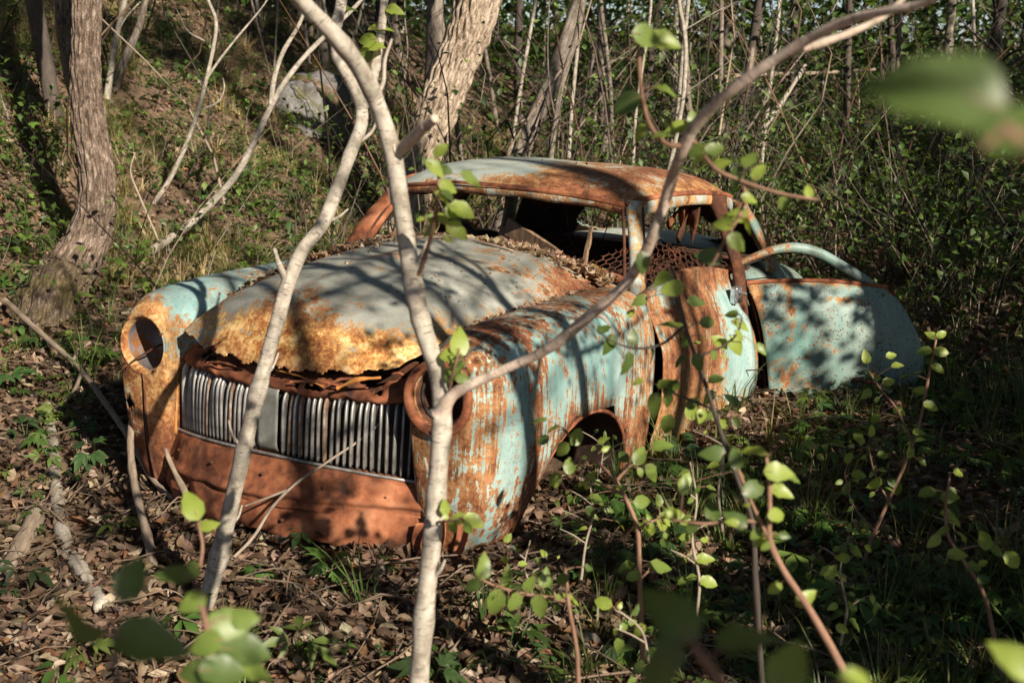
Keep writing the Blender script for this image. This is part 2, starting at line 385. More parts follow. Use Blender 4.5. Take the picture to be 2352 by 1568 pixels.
# car frame on the ground (used to keep plants out of it)
CR, CP = math.radians(0.884), math.radians(-5.41)
c1, s1, c2, s2 = math.cos(CR), math.sin(CR), math.cos(CP), math.sin(CP)
CM = np.array([[1, 0, 0], [0, c2, -s2], [0, s2, c2]]) @ np.array([[c1, 0, s1], [0, 1, 0], [-s1, 0, c1]])
def car2w(p): return np.asarray(p, float) @ CM.T
def in_car(x, y, m=0.0): return (np.abs(x) < .84 + m) & (y > .12 - m) & (y < 4.35 + m)

def sample_ground(n, dmin=2.0, dmax=14.0, pw=1.0, margin=1.18, side=None):
    """points on the ground inside (a little more than) the view, denser near the camera"""
    out = []
    while sum(len(o) for o in out) < n:
        k = n * 3
        d = dmin * (dmax / dmin) ** (rng.random(k) ** pw)
        rr = rng.random(k); a = YAW + math.radians(22.7 * margin) - rr * math.radians(22.7 * (2 * margin + .55))
        x = CAM[0] - np.sin(a) * d; y = CAM[1] + np.cos(a) * d
        out.append(np.stack([x, y], 1))
    return np.vstack(out)[:n]

# template leaves ------------------------------------------------------------
def leaf_grid(length=1, width=.5, nseg=4, fold=.15, droop=.2, shape='ovate', curl=0.0, seed=0):
    t = np.linspace(0, 1, nseg + 1)
    if shape == 'ovate': wd = np.sin(np.pi * t ** .72) ** .85
    elif shape == 'round': wd = np.sin(np.pi * np.clip(t, 0, 1) ** .85) ** .62
    elif shape == 'lance': wd = np.sin(np.pi * t ** .9) ** 1.0
    wd = wd * width * .5
    V = []; 
    for k in range(nseg + 1):
        z = -droop * t[k] ** 2 * length
        wv = math.sin(k * 2.1 + seed) * curl
        V += [(-wd[k], t[k] * length, z + fold * wd[k] + wv * wd[k]), (0, t[k] * length, z), (wd[k], t[k] * length, z + fold * wd[k] - wv * wd[k])]
    F = []
    for k in range(nseg):
        a = 3 * k; F += [(a, a + 1, a + 4, a + 3), (a + 1, a + 2, a + 5, a + 4)]
    return np.array(V, float), np.array(F)

# leaf litter (nobody could count it) ----------------------------------------
LIT = [(.28, .205, .145), (.20, .14, .095), (.37, .295, .22), (.13, .092, .068), (.22, .115, .062), (.47, .395, .31), (.07, .053, .042)]
LP = [.22, .23, .11, .20, .06, .05, .13]
accV, accF, accC, nb = [], [], [], 0
def crumpled(q, nseg):
    """a dead leaf: ovate, cupped, twisted and rolled at the rim"""
    g = np.random.default_rng(200 + q); t = np.linspace(0, 1, nseg + 1); wd = np.sin(np.pi * t ** g.uniform(.65, .95)) ** .8 * g.uniform(.2, .34); roll = g.uniform(-1.1, 1.3); tw = g.uniform(-.9, .9); bow = g.uniform(-.35, .45); V = []
    for k in range(nseg + 1):
        a0 = tw * (t[k] - .5); side_ = .05 * math.sin(5 * t[k] + q)
        for e in (-1, 0, 1):
            ang = e * roll; x = wd[k] * (math.sin(abs(ang)) / max(abs(roll), .2) if False else 1) * e * (1 - .22 * abs(roll) * abs(e)) * (1 + .12 * g.normal()); z = wd[k] * abs(e) * roll * .75 + .03 * g.normal()
            V.append((x * math.cos(a0) - z * math.sin(a0) + side_, t[k] - .5, x * math.sin(a0) + z * math.cos(a0) + bow * (t[k] - .5) ** 2 * 1.6))
    F = []
    for k in range(nseg):
        c = 3 * k; F += [(c, c + 1, c + 4, c + 3), (c + 1, c + 2, c + 5, c + 4)]
    return np.array(V, float), np.array(F)
def in_car_floor(x, y): return (np.abs(x) < .62) & (y > .2) & (y < 4.3)
for q in range(12):
    near = q < 7
    tv, tf = crumpled(q, 4 if near else 2)
    P = sample_ground(4700, 2.2, 6.8, .95) if near else sample_ground(8600, 5.2, 18, .8)
    P = P[~in_car_floor(P[:, 0], P[:, 1])]; n = len(P)
    S = np.clip(rng.normal(.047 if near else .058, .015, n), .018, .10)
    z = ground_z(P[:, 0], P[:, 1]) + rng.random(n) * .03 + .005
    slope = np.arctan((ground_z(P[:, 0] + .1, P[:, 1]) - ground_z(P[:, 0] - .1, P[:, 1])) / .2)
    R = rots(rng.random(n) * 6.28, rng.normal(0, .42, n), rng.normal(0, .5, n)); R = rots(np.zeros(n), np.zeros(n), -slope) @ R
    V, F, C = scatter(tv, tf, R, S[:, None], np.stack([P[:, 0], P[:, 1], z], 1), colvar(n, LIT, LP, .28))
    accV.append(V); accF.append(F + nb); accC.append(C); nb += len(V)
litter = newmesh('leaf_litter', np.vstack(accV), np.vstack(accF), M['litter'], None, True, np.vstack(accC))
tag(litter, 'dry brown dead leaves covering the forest floor', 'leaf litter', None, 'stuff')

# fallen twigs on the floor --------------------------------------------------
ac = Acc()
P = sample_ground(1000, 2.2, 13, .8)
for (x, y) in P:
    if in_car(x, y, .05): continue
    L = random.uniform(.08, .55); a = random.uniform(0, 6.28); r = random.uniform(.0012, .004)
    pts = []
    for t in (-.5, -.1, .25, .5):
        xx = x + math.cos(a) * L * t + random.gauss(0, .02 * L * 2); yy = y + math.sin(a) * L * t + random.gauss(0, .04 * L)
        pts.append((xx, yy, gz(xx, yy) + .025 + random.uniform(0, .05)))
    ac.tube(pts, [r, r, r * .8, r * .5], n=7, sides=4, cap=False)
tw = ac.build('fallen_twigs', M['floor_twig']); tag(tw, 'thin dead twigs strewn among the fallen leaves', 'twigs', None, 'stuff')

# herbs and grass ------------------------------------------------------------
GREEN = [(.055, .105, .022), (.075, .14, .028), (.10, .165, .035), (.04, .08, .025), (.13, .19, .04)]
def palmate(nl=5, seed=0):
    V = [(0, 0, 0)]; F = []
    r_ = np.random.default_rng(seed)
    for k in range(nl):
        a = (k - (nl - 1) / 2) * (2.2 / nl) * 1.15; L = 1 - .28 * abs(k - (nl - 1) / 2)
        d = np.array([math.sin(a), math.cos(a)]); q = np.array([d[1], -d[0]])
        def p(t, s_, z): return (*(d * t * L + q * s_ * L), z)
        b = len(V)
        V += [p(.52, -.17, .05), p(1, 0, -.10), p(.52, .17, .05), p(.55, 0, -.01)]
        F += [(0, b, b + 3), (b, b + 1, b + 3), (b + 1, b + 2, b + 3), (b + 2, 0, b + 3)]
    return np.array(V), np.array(F)
def herb_template(seed, nl, lobed=True, h=1.0):
    r_ = np.random.default_rng(seed); V = []; F = []; nb_ = 0
    for k in range(nl):
        if lobed: v, f = palmate(5 if seed % 2 else 3, seed)
        else:
            v, f4 = leaf_grid(1, .55, 3, .25, .3, 'ovate'); f = np.vstack([f4[:, [0, 1, 2]], f4[:, [0, 2, 3]]])
        sc = r_.uniform(.55, .95); a = 6.283 * k / nl + r_.normal(0, .35); tl = r_.uniform(-.45, .15)
        R = rots(np.array([a]), np.array([tl]), np.array([r_.normal(0, .25)]))[0]
        base = np.array([0, 0, h * r_.uniform(.75, 1.1)]) + R @ np.array([0, .25, 0])
        V.append(v * sc @ R.T + base); F.append(f + nb_); nb_ += len(v)
        # petiole
        pv = np.array([(-.015, 0, 0), (.015, 0, 0), base + [.015, 0, 0], base - [.015, 0, 0]]); V.append(pv); F.append(np.array([(0, 1, 2), (0, 2, 3)]) + nb_); nb_ += 4
    return np.vstack(V), np.vstack(F)

def bank_frac(x, y): return 1 / (1 + np.exp(-(foot_x(y) + .5 - x) * 2.2))

def herb_field(name, label, n, dmin, dmax, pw, smean, templates, cols, p=None, dens=None, cat='herbs', clump=None):
    aV, aF, aC, nb_ = [], [], [], 0
    for (tv, tf) in templates:
        P = sample_ground(n // len(templates), dmin, dmax, pw)
        keep = ~in_car(P[:, 0], P[:, 1], .04)
        if dens is not None: keep &= rng.random(len(P)) < dens(P[:, 0], P[:, 1])
        P = P[keep]; k = len(P)
        if not k: continue
        S = np.clip(rng.normal(smean, smean * .35, k), smean * .35, smean * 2.2)
        R = rots(rng.random(k) * 6.28, rng.normal(0, .18, k), rng.normal(0, .18, k))
        V, F, C = scatter(tv, tf, R, S[:, None], np.stack([P[:, 0], P[:, 1], ground_z(P[:, 0], P[:, 1]) - .005], 1), colvar(k, cols, p, .28))
        aV.append(V); aF.append(F + nb_); aC.append(C); nb_ += len(V)
    o = newmesh(name, np.vstack(aV), np.vstack(aF), M['herb'], None, True, np.vstack(aC)); tag(o, label, cat, None, 'stuff'); return o

def patchy(x, y, s_, lo, hi): return np.clip((snoise(x * 1.3, y * 1.3, s_) - lo) / (hi - lo), 0, 1)
# bare litter apron in front of the bonnet, green to its right and on the bank
def d_herb(x, y):
    right = 1 / (1 + np.exp(-(x - 1.25 - .12 * (y)) * 3.5)); bank = bank_frac(x, y)
    front = np.exp(-(((x - .15) / 1.5) ** 2 + ((y + .4) / 1.0) ** 4))
    d = .20 + .62 * right + .85 * bank
    return np.clip(d * (.35 + .8 * patchy(x, y, 3, -.35, .45)) * (1 - .82 * front), 0, 1)
herb_field('undergrowth', 'low lobed green herbs sprouting through the dead leaves', 11500, 2.3, 16, .72, .075,
           [herb_template(1, 4), herb_template(2, 3), herb_template(3, 5), herb_template(4, 3, True, .6), herb_template(6, 4, False, .8)], GREEN, None, d_herb)

def grass_template(seed, nb_, spread, bend, wdt=.012):
    r_ = np.random.default_rng(seed); V = []; F = []
    for k in range(nb_):
        a = r_.uniform(0, 6.28); L = r_.uniform(.55, 1.0); lean = r_.uniform(.1, bend); d = np.array([math.cos(a), math.sin(a)]); q = np.array([-d[1], d[0]])
        o = d * r_.uniform(0, spread); b = len(V)
        for t in (0, .4, .75, 1):
            off = d * lean * t ** 1.8 * L; z = L * (t - .42 * lean * t ** 2.2); w_ = wdt * (1 - t ** 1.6) + .001
            V += [(*(o + off - q * w_), z), (*(o + off + q * w_), z)]
        for t in range(3): F.append((b + 2 * t, b + 2 * t + 1, b + 2 * t + 3, b + 2 * t + 2))
    return np.array(V), np.array(F)
def d_grass(x, y):
    right = 1 / (1 + np.exp(-(x - 1.15 - .05 * y) * 3)); bank = bank_frac(x, y)
    front = np.exp(-(((x - .2) / 1.7) ** 2 + ((y + .4) / 1.1) ** 4))
    return np.clip((.05 + .42 * right + .30 * bank) * (.2 + 1.0 * patchy(x, y, 8, -.2, .5)) * (1 - .9 * front), 0, 1)
aV, aF, aC, nb = [], [], [], 0
for q in range(4):
    tv, tf = grass_template(q, 13, .18, [.5, .8, 1.1, .7][q])
    P = sample_ground(2600, 2.4, 16, .75); keep = ~in_car(P[:, 0], P[:, 1], .03) & (rng.random(len(P)) < d_grass(P[:, 0], P[:, 1])); P = P[keep]; n = len(P)
    V, F, C = scatter(tv, tf, rots(rng.random(n) * 6.28, rng.normal(0, .1, n), rng.normal(0, .1, n)), np.clip(rng.normal(.20, .07, n), .06, .42)[:, None],
                      np.stack([P[:, 0], P[:, 1], ground_z(P[:, 0], P[:, 1]) - .01], 1), colvar(n, [(.07, .12, .025), (.10, .15, .035), (.05, .085, .02), (.16, .17, .06)], None, .25))
    aV.append(V); aF.append(F + nb); aC.append(C); nb += len(V)
grass = newmesh('grass', np.vstack(aV), np.vstack(aF), M['straw'], None, True, np.vstack(aC)); tag(grass, 'thin green grass blades growing through the leaf litter', 'grass', None, 'stuff')
aV, aF, aC, nb = [], [], [], 0
for q in range(3):      # last year's straw tufts on the bank
    tv, tf = grass_template(20 + q, 26, .12, 1.5, .009)
    P = sample_ground(3600, 6.5, 17, 1.0); keep = (rng.random(len(P)) < .8 * bank_frac(P[:, 0], P[:, 1]) * patchy(P[:, 0], P[:, 1], 13, -.15, .5)); P = P[keep]; n = len(P)
    V, F, C = scatter(tv, tf, rots(rng.random(n) * 6.28, rng.normal(0, .2, n), rng.normal(0, .2, n)), np.clip(rng.normal(.26, .07, n), .1, .45)[:, None],
                      np.stack([P[:, 0], P[:, 1], ground_z(P[:, 0], P[:, 1]) - .01], 1), colvar(n, [(.42, .34, .19), (.50, .43, .26), (.22, .21, .08), (.13, .16, .045)], [.36, .26, .2, .18], .2))
    aV.append(V); aF.append(F + nb); aC.append(C); nb += len(V)
straw = newmesh('dry_grass', np.vstack(aV), np.vstack(aF), M['straw'], None, True, np.vstack(aC)); tag(straw, 'drooping straw coloured old grass tufts on the bank', 'dry grass', None, 'stuff')

# shrubby regrowth behind and to the right: thin shoots with many small leaves -----------
def shoots_field(name, label, n, region, hmean, leafs, lsize, cols, seed, cat='shoots'):
    """region(k) -> k ground points; each shoot is a curved stem with small leaves"""
    st = []; LV = []
    tvl, tfl = leaf_grid(1, .66, 2, .3, .25, 'ovate')
    P = region(n); k = len(P)
    H = np.clip(rng.normal(hmean, hmean * .4, k), .25 * hmean, 2.4 * hmean)
    lean = rng.normal(0, .38, (k, 2)); z0 = ground_z(P[:, 0], P[:, 1])
    bend = rng.normal(0, .35, (k, 2))
    def pos(idx, t):
        h = H[idx]; l = lean[idx] * (t * h)[:, None] + bend[idx] * ((t ** 2) * h)[:, None]
        return np.stack([P[idx, 0] + l[:, 0], P[idx, 1] + l[:, 1], z0[idx] + t * h * .95], 1)
    # stems: 3-sided prisms with 5 rings
    ids = np.arange(k); rings = []
    ts = (0, .3, .55, .8, 1)
    for t in ts:
        c = pos(ids, np.full(k, t)); r = (.0022 + .0038 * H) * (1 - .75 * t)
        for a in range(3):
            rings.append(c + np.stack([np.cos(2.094 * a) * r, np.sin(2.094 * a) * r, np.zeros(k)], 1))
    V = np.stack(rings, 1).reshape(-1, 3); tf = []
    for g in range(4):
        for a in range(3): tf.append((g * 3 + a, g * 3 + (a + 1) % 3, g * 3 + 3 + (a + 1) % 3, g * 3 + 3 + a))
    F = (np.array(tf)[None] + (ids * 15)[:, None, None]).reshape(-1, 4)
    C = np.repeat(colvar(k, [(.20, .17, .13), (.07, .055, .045), (.36, .31, .25), (.10, .07, .05)], [.2, .4, .15, .25], .2), 15, 0)
    # leaves
    m = int(k * leafs); idx = rng.integers(0, k, m); t = rng.random(m) ** .6 * .85 + .18; t = np.minimum(t, 1.02)
    p = pos(idx, t); off = rng.normal(0, 1, (m, 3)) * np.array([.22, .22, .09]) * H[idx][:, None] * .9
    p = p + off
    yaw = rng.random(m) * 6.28
    R = rots(yaw, rng.normal(-.1, .45, m), rng.normal(0, .45, m))
    V2, F2, C2 = scatter(tvl, tfl, R, np.clip(rng.normal(lsize, lsize * .3, m), lsize * .4, lsize * 2)[:, None], p, colvar(m, cols, None, .3))
    o = newmesh(name, np.vstack([V, V2]), np.vstack([F, F2 + len(V)]), M['herb'], None, True, np.vstack([C, C2])); tag(o, label, cat, None, 'stuff'); return o

def reg_right(n):
    P = sample_ground(n * 4, 7.2, 24, 1.0, 1.3); x, y = P[:, 0], P[:, 1]
    d = (1 - bank_frac(x, y)) * (.25 + .75 * patchy(x, y, 5, -.6, .1)) * (~in_car(x, y, .35)) * (1 / (1 + np.exp(-(x + .10 * y + .4) * 2.2)) * .85 + .15)
    d = d * np.where((y < 4.2) & (x > .8), .05, 1)
    return P[rng.random(len(P)) < d][:n]
shoots_field('regrowth', 'dense thin leafy shoots filling the shade behind the car', 1900, reg_right, .85, 25, .049,
             [(.055, .10, .022), (.08, .135, .03), (.035, .065, .02), (.12, .18, .045)], 1)
def reg_bank(n):
    P = sample_ground(n * 4, 7, 18, 1.0, 1.2); x, y = P[:, 0], P[:, 1]
    d = bank_frac(x, y) * (.1 + .9 * patchy(x, y, 15, -.1, .6))
    return P[rng.random(len(P)) < d][:n]
shoots_field('bank_shoots', 'short leafy shoots scattered over the sunny bank', 900, reg_bank, .38, 14, .05,
             [(.07, .125, .022), (.10, .17, .03), (.05, .09, .02)], 2)

# ------------------------------------------------------------------ the car
car = empty('abandoned_car'); car.rotation_mode = 'XYZ'
car.matrix_world = Matrix([[*CM[0], 0], [*CM[1], 0], [*CM[2], 0], [0, 0, 0, 1]])
tag(car, 'rusty turquoise saloon car wreck sunk into the forest floor, rear door hanging open', 'car')

def vnoise(P, sc, seed=0):
    x, y, z = P[..., 0] * sc, P[..., 1] * sc, P[..., 2] * sc
    return (np.sin(1.9 * x + 1.3 * y + 2.7 * z + seed) + np.sin(-2.3 * x + 3.1 * y + 1.1 * z + 2 * seed) + np.sin(3.7 * x - 1.7 * y + 3.3 * z - seed)
            + .6 * np.sin(6.1 * x + 5.3 * y - 4.7 * z + 3 * seed)) / 3.6

def sheet(name, G, mat, parent, wear=None, hole=None, thick=.004, wrap=False, dent=0.0, flip=False, snap=None, inner='rust_dark', out_from=None):
    """grid of points (rows, cols, 3) -> solid sheet-metal panel; wear(P)->(rust,yellow,streak); hole(P)->bool face mask"""
    G = np.asarray(G, float); r, c = G.shape[:2]
    if dent: G = G + (vnoise(G, 3.2, 1) * dent)[..., None] * np.array([.4, .3, 1.0]) * .8
    V = G.reshape(-1, 3).copy()
    i, j = np.meshgrid(np.arange(r - 1), np.arange(c if wrap else c - 1), indexing='ij'); j2 = (j + 1) % c
    F = np.stack([i * c + j, i * c + j2, (i + 1) * c + j2, (i + 1) * c + j], -1).reshape(-1, 4)
    if out_from is not None:
        fc = V[F].mean(1); nr_ = np.cross(V[F[:, 2]] - V[F[:, 0]], V[F[:, 3]] - V[F[:, 1]])
        if (nr_ * (fc - np.asarray(out_from))).sum() < 0: F = F[:, ::-1]
    elif flip: F = F[:, ::-1]
    if hole is not None:
        F = F[~hole(V[F].mean(1))]
    if snap is not None: V = snap(V)
    o = newmesh(name, V, np.ascontiguousarray(F), mat, parent)
    wr = np.zeros((len(V), 4), np.float32); wr[:, 3] = 1
    if wear is not None:
        a, b, s_ = wear(V); wr[:, 0] = a; wr[:, 1] = b; wr[:, 2] = s_
    at_ = o.data.color_attributes.new('wear', 'FLOAT_COLOR', 'POINT'); at_.data.foreach_set('color', wr.ravel())
    if thick:
        md = o.modifiers.new('thickness', 'SOLIDIFY'); md.thickness = thick; md.offset = -1
        if out_from is not None: o.data.materials.append(M[inner]); md.material_offset = 1
    return o

def grid_spline(C, nr, nc):
    A = crspline(np.asarray(C, float), nr)                  # along rows
    return np.swapaxes(crspline(np.swapaxes(A, 0, 1), nc), 0, 1)

def bump01(x, c, w_): return np.exp(-((x - c) / w_) ** 2)
def sstep(x, a, b): t = np.clip((x - a) / (b - a), 0, 1); return t * t * (3 - 2 * t)

# ---- bonnet
def hood_half(v): return np.interp(v, [0, .15, .4, .8, 1.35], [.455, .475, .50, .535, .60])
def hood_cw(v): return np.interp(v, [.0, .05, .09, .174, .30, .489, .779, 1.0, 1.2, 1.4], [.55, .575, .66, .765, .815, .855, .90, .922, .935, .935])
def hood_ew(v): return np.interp(v, [.0, .12, .2, .35, .6, 1.0, 1.4], [.60, .635, .662, .690, .730, .772, .798])
hv = np.array([.05, .062, .09, .13, .175, .24, .32, .42, .55, .7, .9, 1.1, 1.25, 1.36])
rows = []
for k, v in enumerate(hv):
    row = []
    for t in np.linspace(-1, 1, 13):
        hw = hood_half(v) * (1.0 if k > 2 else .98)
        back = (0.10 * (1 - sstep(v, .05, .45))) * abs(t) ** 2.2        # nose is rounded in plan
        vv = v + back + (0.03 * abs(t) ** 2 if k > 10 else 0)
        cw, ew = hood_cw(v), hood_ew(v + .07 * (1 - sstep(v, .05, .4)))
        prof = 1 - abs(t) ** 3.1
        ww = ew + (cw - ew) * prof + (.020 * math.exp(-(t / .11) ** 2) if k > 3 else 0)
        row.append((t * hw, vv, ww))
    rows.append(row)
HG = grid_spline(rows, 90, 100)
def hood_wear(P):
    u, v, w_ = P.T
    nose = 1 - sstep(w_, .68, .80)
    rust = .26 + .46 * nose + .18 * vnoise(P, 2.2, 3) + .10 * bump01(u, 0, .06) + .28 * sstep(np.abs(u), .40, .56) * sstep(v, .3, .9)
    yel = np.clip(nose * 1.05 + .25 * vnoise(P, 8, 6) * nose - .45 * sstep(.64 - w_, -.02, .06) - .05, 0, 1)
    return np.clip(rust, 0, 1), yel, .12 + .25 * nose
def hood_hole(c):
    e = c[:, 2] - np.interp(np.abs(c[:, 0]), [0, .2, .4, .5], [.578, .583, .612, .632])
    return (c[:, 1] < .26) & (e + .012 * vnoise(c, 16, 2) + .010 * vnoise(c, 41, 5) < .006)
hood = sheet('bonnet', HG, M['paint_hood'], car, hood_wear, hood_hole, .003, out_from=(0, 1.2, .2))
tag(hood, 'grey green bonnet with ochre rusted nose and torn lip')
def hood_surf(u, v):
    t = np.clip(u / hood_half(v), -1, 1); return hood_ew(v) + (hood_cw(v) - hood_ew(v)) * (1 - np.abs(t) ** 3.1)

# ---- front wings (closed superellipse loops lofted back from the lamp)
#        v     uc    wc   inner outer  top  bottom  n
FEN = [(.140, .622, .560, .092, .090, .092, .092, 2.0),
       (.117, .622, .560, .104, .100, .104, .104, 2.0),
       (.122, .624, .555, .110, .106, .130, .140, 2.0),
       (.134, .630, .520, .112, .108, .182, .340, 2.15),
       (.168, .634, .480, .118, .122, .234, .490, 2.4),
       (.225, .640, .470, .128, .165, .262, .510, 2.6),
       (.330, .645, .460, .190, .195, .290, .520, 2.8),
       (.520, .650, .450, .200, .197, .322, .520, 2.9),
       (.800, .655, .440, .200, .198, .350, .520, 3.0),
       (1.10, .660, .430, .190, .198, .375, .510, 3.0),
       (1.362, .662, .420, .190, .198, .395, .500, 3.0)]
def loft_super(ST, nrow, nth, side):
    A = crspline(np.array(ST), nrow); th = np.linspace(0, 2 * np.pi, nth, endpoint=False); c, s_ = np.cos(th), np.sin(th)
    out = []
    for (v, uc, wc, ai, ao, bt, bb, n) in A:
        e = 2 / n
        du = np.sign(c) * np.abs(c) ** e * np.where(c > 0, ao, ai); dw = np.sign(s_) * np.abs(s_) ** e * np.where(s_ > 0, bt, bb)
        tuck = np.where(dw < 0, .10 * (dw / bb) ** 2 * np.clip((v - .1) / .15, 0, 1) * (1 - .55 * sstep(v, .3, 1.0)), 0)          # pulls in towards the bottom
        rake = np.where(dw < 0, .05 * (dw / .5) ** 2 * (1 - sstep(v, .15, .6)), 0)
        out.append(np.stack([side * (uc + du - tuck * np.sign(du) * (du > 0)), v + rake, wc + dw], -1))
    return np.array(out)
def fender_wear(side):
    def f(P):
        u, v, w_ = P.T; u = u * side
        front = 1 - sstep(v, .12, .34); low = 1 - sstep(w_, .10, .42); top = sstep(w_, .70, .80)
        if side > 0:
            rear = sstep(v, 1.02, 1.32)
            arch = np.exp(-((np.hypot((v - .81) / 1.0, (w_ - .16) / 1.0) - .31) / .07) ** 2)
            ridge = bump01(v, .40, .05) * .35
            rust = .295 + .24 * front + .16 * low + .30 * rear * (1 - .45 * top) + .24 * arch + .24 * top * (1 - sstep(v, .9, 1.3) * .5) + ridge + .10 * vnoise(P, 5, 2)
            yel = .55 * front * sstep(w_, .1, .5) * 0 + .28 * front + .25 * rear
            st = .78 + .15 * low
        else:
            rust = .30 + .38 * front + .25 * low + .15 * vnoise(P, 4, 7)
            yel = np.clip(.60 * front * sstep(w_, .20, .45) + .3 * vnoise(P, 7, 3) * front, 0, 1); st = .25
        return np.clip(rust, 0, 1), yel, st
    return f
def arch_hole(c):
    a = np.abs(c[:, 0])
    h = (a > .66) & (np.hypot((c[:, 1] - .80) / 1.28, (c[:, 2] - .150)) < .285)
    h |= (c[:, 2] < .015 + .02 * vnoise(c, 14, 3)) & (c[:, 1] > .16)
    return h
def arch_snap(V):
    V = V.copy(); d = np.hypot((V[:, 1] - .80) / 1.28, V[:, 2] - .150); k = (np.abs(V[:, 0]) > .66) & (d < .29) & (d > .23)
    f = .29 / d[k]; V[k, 1] = .80 + (V[k, 1] - .80) * f; V[k, 2] = .150 + (V[k, 2] - .150) * f; return V
def fender_u(v, w_):
    A = np.array(FEN); P = [np.interp(v, A[3:, 0], A[3:, k]) for k in range(8)]; _, uc, wc, ai, ao, bt, bb, n = P
    dw = w_ - wc; q = min(.999, abs(dw) / (bt if dw > 0 else bb)); du = ao * (1 - q ** n) ** (1 / n)
    tuck = .10 * (dw / bb) ** 2 * (1 - .55 * float(sstep(v, .3, 1.0))) if dw < 0 else 0
    return uc + du - tuck
def front_hole(side):
    def f(c):
        h = arch_hole(c)
        if side > 0:
            h |= (np.abs(c[:, 0]) > .5) & (c[:, 1] < .75) & (c[:, 2] < .02 + .03 * vnoise(c, 17, 4) + .10 * sstep(c[:, 1], .34, .55)) & (c[:, 1] > .20)
        if side < 0:
            h |= (np.hypot(c[:, 0] + .70, c[:, 2] - .33) < .026) & (c[:, 1] < .3)
        return h
    return f
for side in (1, -1):
    G = loft_super(FEN, 110, 120, side)
    fo = sheet('front_wing', G, M['paint_fender'], car, fender_wear(side), front_hole(side), .004, wrap=True, out_from=(side * .66, .8, .45), snap=arch_snap)
    tag(fo, 'turquoise front wing streaked with dripping rust' if side > 0 else 'rust and cream front wing with empty lamp hole')
    # lamp bucket: deep bowl
    prof = [(.0925, .138), (.090, .17), (.083, .21), (.066, .245), (.040, .265), (.004, .27)]
    th = np.linspace(0, 2 * np.pi, 40, endpoint=False)
    G = np.array([[(side * .622 + r * math.cos(a), v, .56 + r * math.sin(a)) for a in th] for r, v in prof])
    b = sheet('headlight_bucket', crspline(G, 16), M['lamp_bowl'] if side < 0 else M['rust_dark'], car, None, None, .002, wrap=True)
    if side > 0:
        prof = [(.097, .128), (.098, .113), (.102, .108), (.112, .107), (.119, .110), (.121, .116), (.119, .126)]
        G = np.array([[(side * .622 + r * math.cos(a), v, .56 + r * math.sin(a)) for a in th] for r, v in prof])
        rg = sheet('headlight_ring', crspline(G, 22), M['rust'], car, None, (lambda c: (vnoise(c, 21, 4) > .62) & (np.hypot(c[:, 0] - .622, c[:, 2] - .56) > .104)), .003, wrap=True); tag(rg, 'rusty round headlight ring')
        ac = Acc()
        ac.tube([(side * .622 + .085 * math.cos(a), .165, .56 + .085 * math.sin(a)) for a in np.linspace(0, 6.283, 25)], [.006] * 25, n=60, sides=6, cap=False)
        ac.tube([(.56, .16, .50), (.60, .20, .53), (.66, .19, .60)], [.008, .006, .007], n=14, sides=6)
        ac.build('lamp_wiring', M['black'], car)
    for a in (.5, 2.2, 3.9, 5.4):
        ac = Acc(); ac.tube([(side * .622 + .107 * math.cos(a), .105 if side > 0 else .118, .56 + .107 * math.sin(a)), (side * .622 + .107 * math.cos(a), .093 if side > 0 else .108, .56 + .107 * math.sin(a))], [.005, .004], n=3, sides=8); ac.build('rim_screw', M['rust_dark'], car)
    if side < 0:
        ac = Acc(); ac.tube([(-.60, .235, .56), (-.61, .19, .55), (-.63, .16, .53), (-.66, .10, .49), (-.67, .085, .44)], [.006, .004, .004, .003, .003], n=20, sides=6); ac.build('lamp_wiring', M['rust_dark'], car)
    # inner skirt of the wheel arch lip
    pts = [(.80 + 1.28 * .288 * math.cos(a), .150 + .288 * math.sin(a)) for a in np.linspace(-.15, 3.0, 20)]
    pts = [(side * (fender_u(p[0], p[1]) - .006), p[0], p[1]) for p in pts]
    ac = Acc(); ac.tube(pts, [.008] * 20, n=60, sides=8, rough=.08); ac.build('arch_lip', M['rust'], car)
    G = np.array([[(side * (abs(p[0]) - d_), .80 + (p[1] - .80) * (1 + .3 * d_), .150 + (p[2] - .150) * (1 + .3 * d_)) for p in pts] for d_ in (0, .06, .14, .22)])
    sheet('wheel_housing', crspline(G, 12), M['cloth'], car, None, None, .003)  # cloth colour picked dark to stand in for shade inside the arch

# dark inner engine bay walls and scuttle so the wreck is closed
def boxg(x0, x1, y0, y1, z0, z1):
    V = [(x, y, z) for x in (x0, x1) for y in (y0, y1) for z in (z0, z1)]
    F = [(0, 1, 3, 2), (4, 6, 7, 5), (0, 4, 5, 1), (2, 3, 7, 6), (0, 2, 6, 4), (1, 5, 7, 3)]
    return V, F
def box_part(name, mat, parent, *b):
    V, F = boxg(*b); return newmesh(name, V, F, mat, parent, False)
box_part('radiator_panel', M['rust_dark'], car, -.44, .44, .30, .33, .05, .62)
box_part('bulkhead', M['rust_dark'], car, -.66, .66, 1.36, 1.39, .02, .76)
box_part('engine_bay_floor', M['rust_dark'], car, -.62, .62, .34, 1.34, .0, .03)
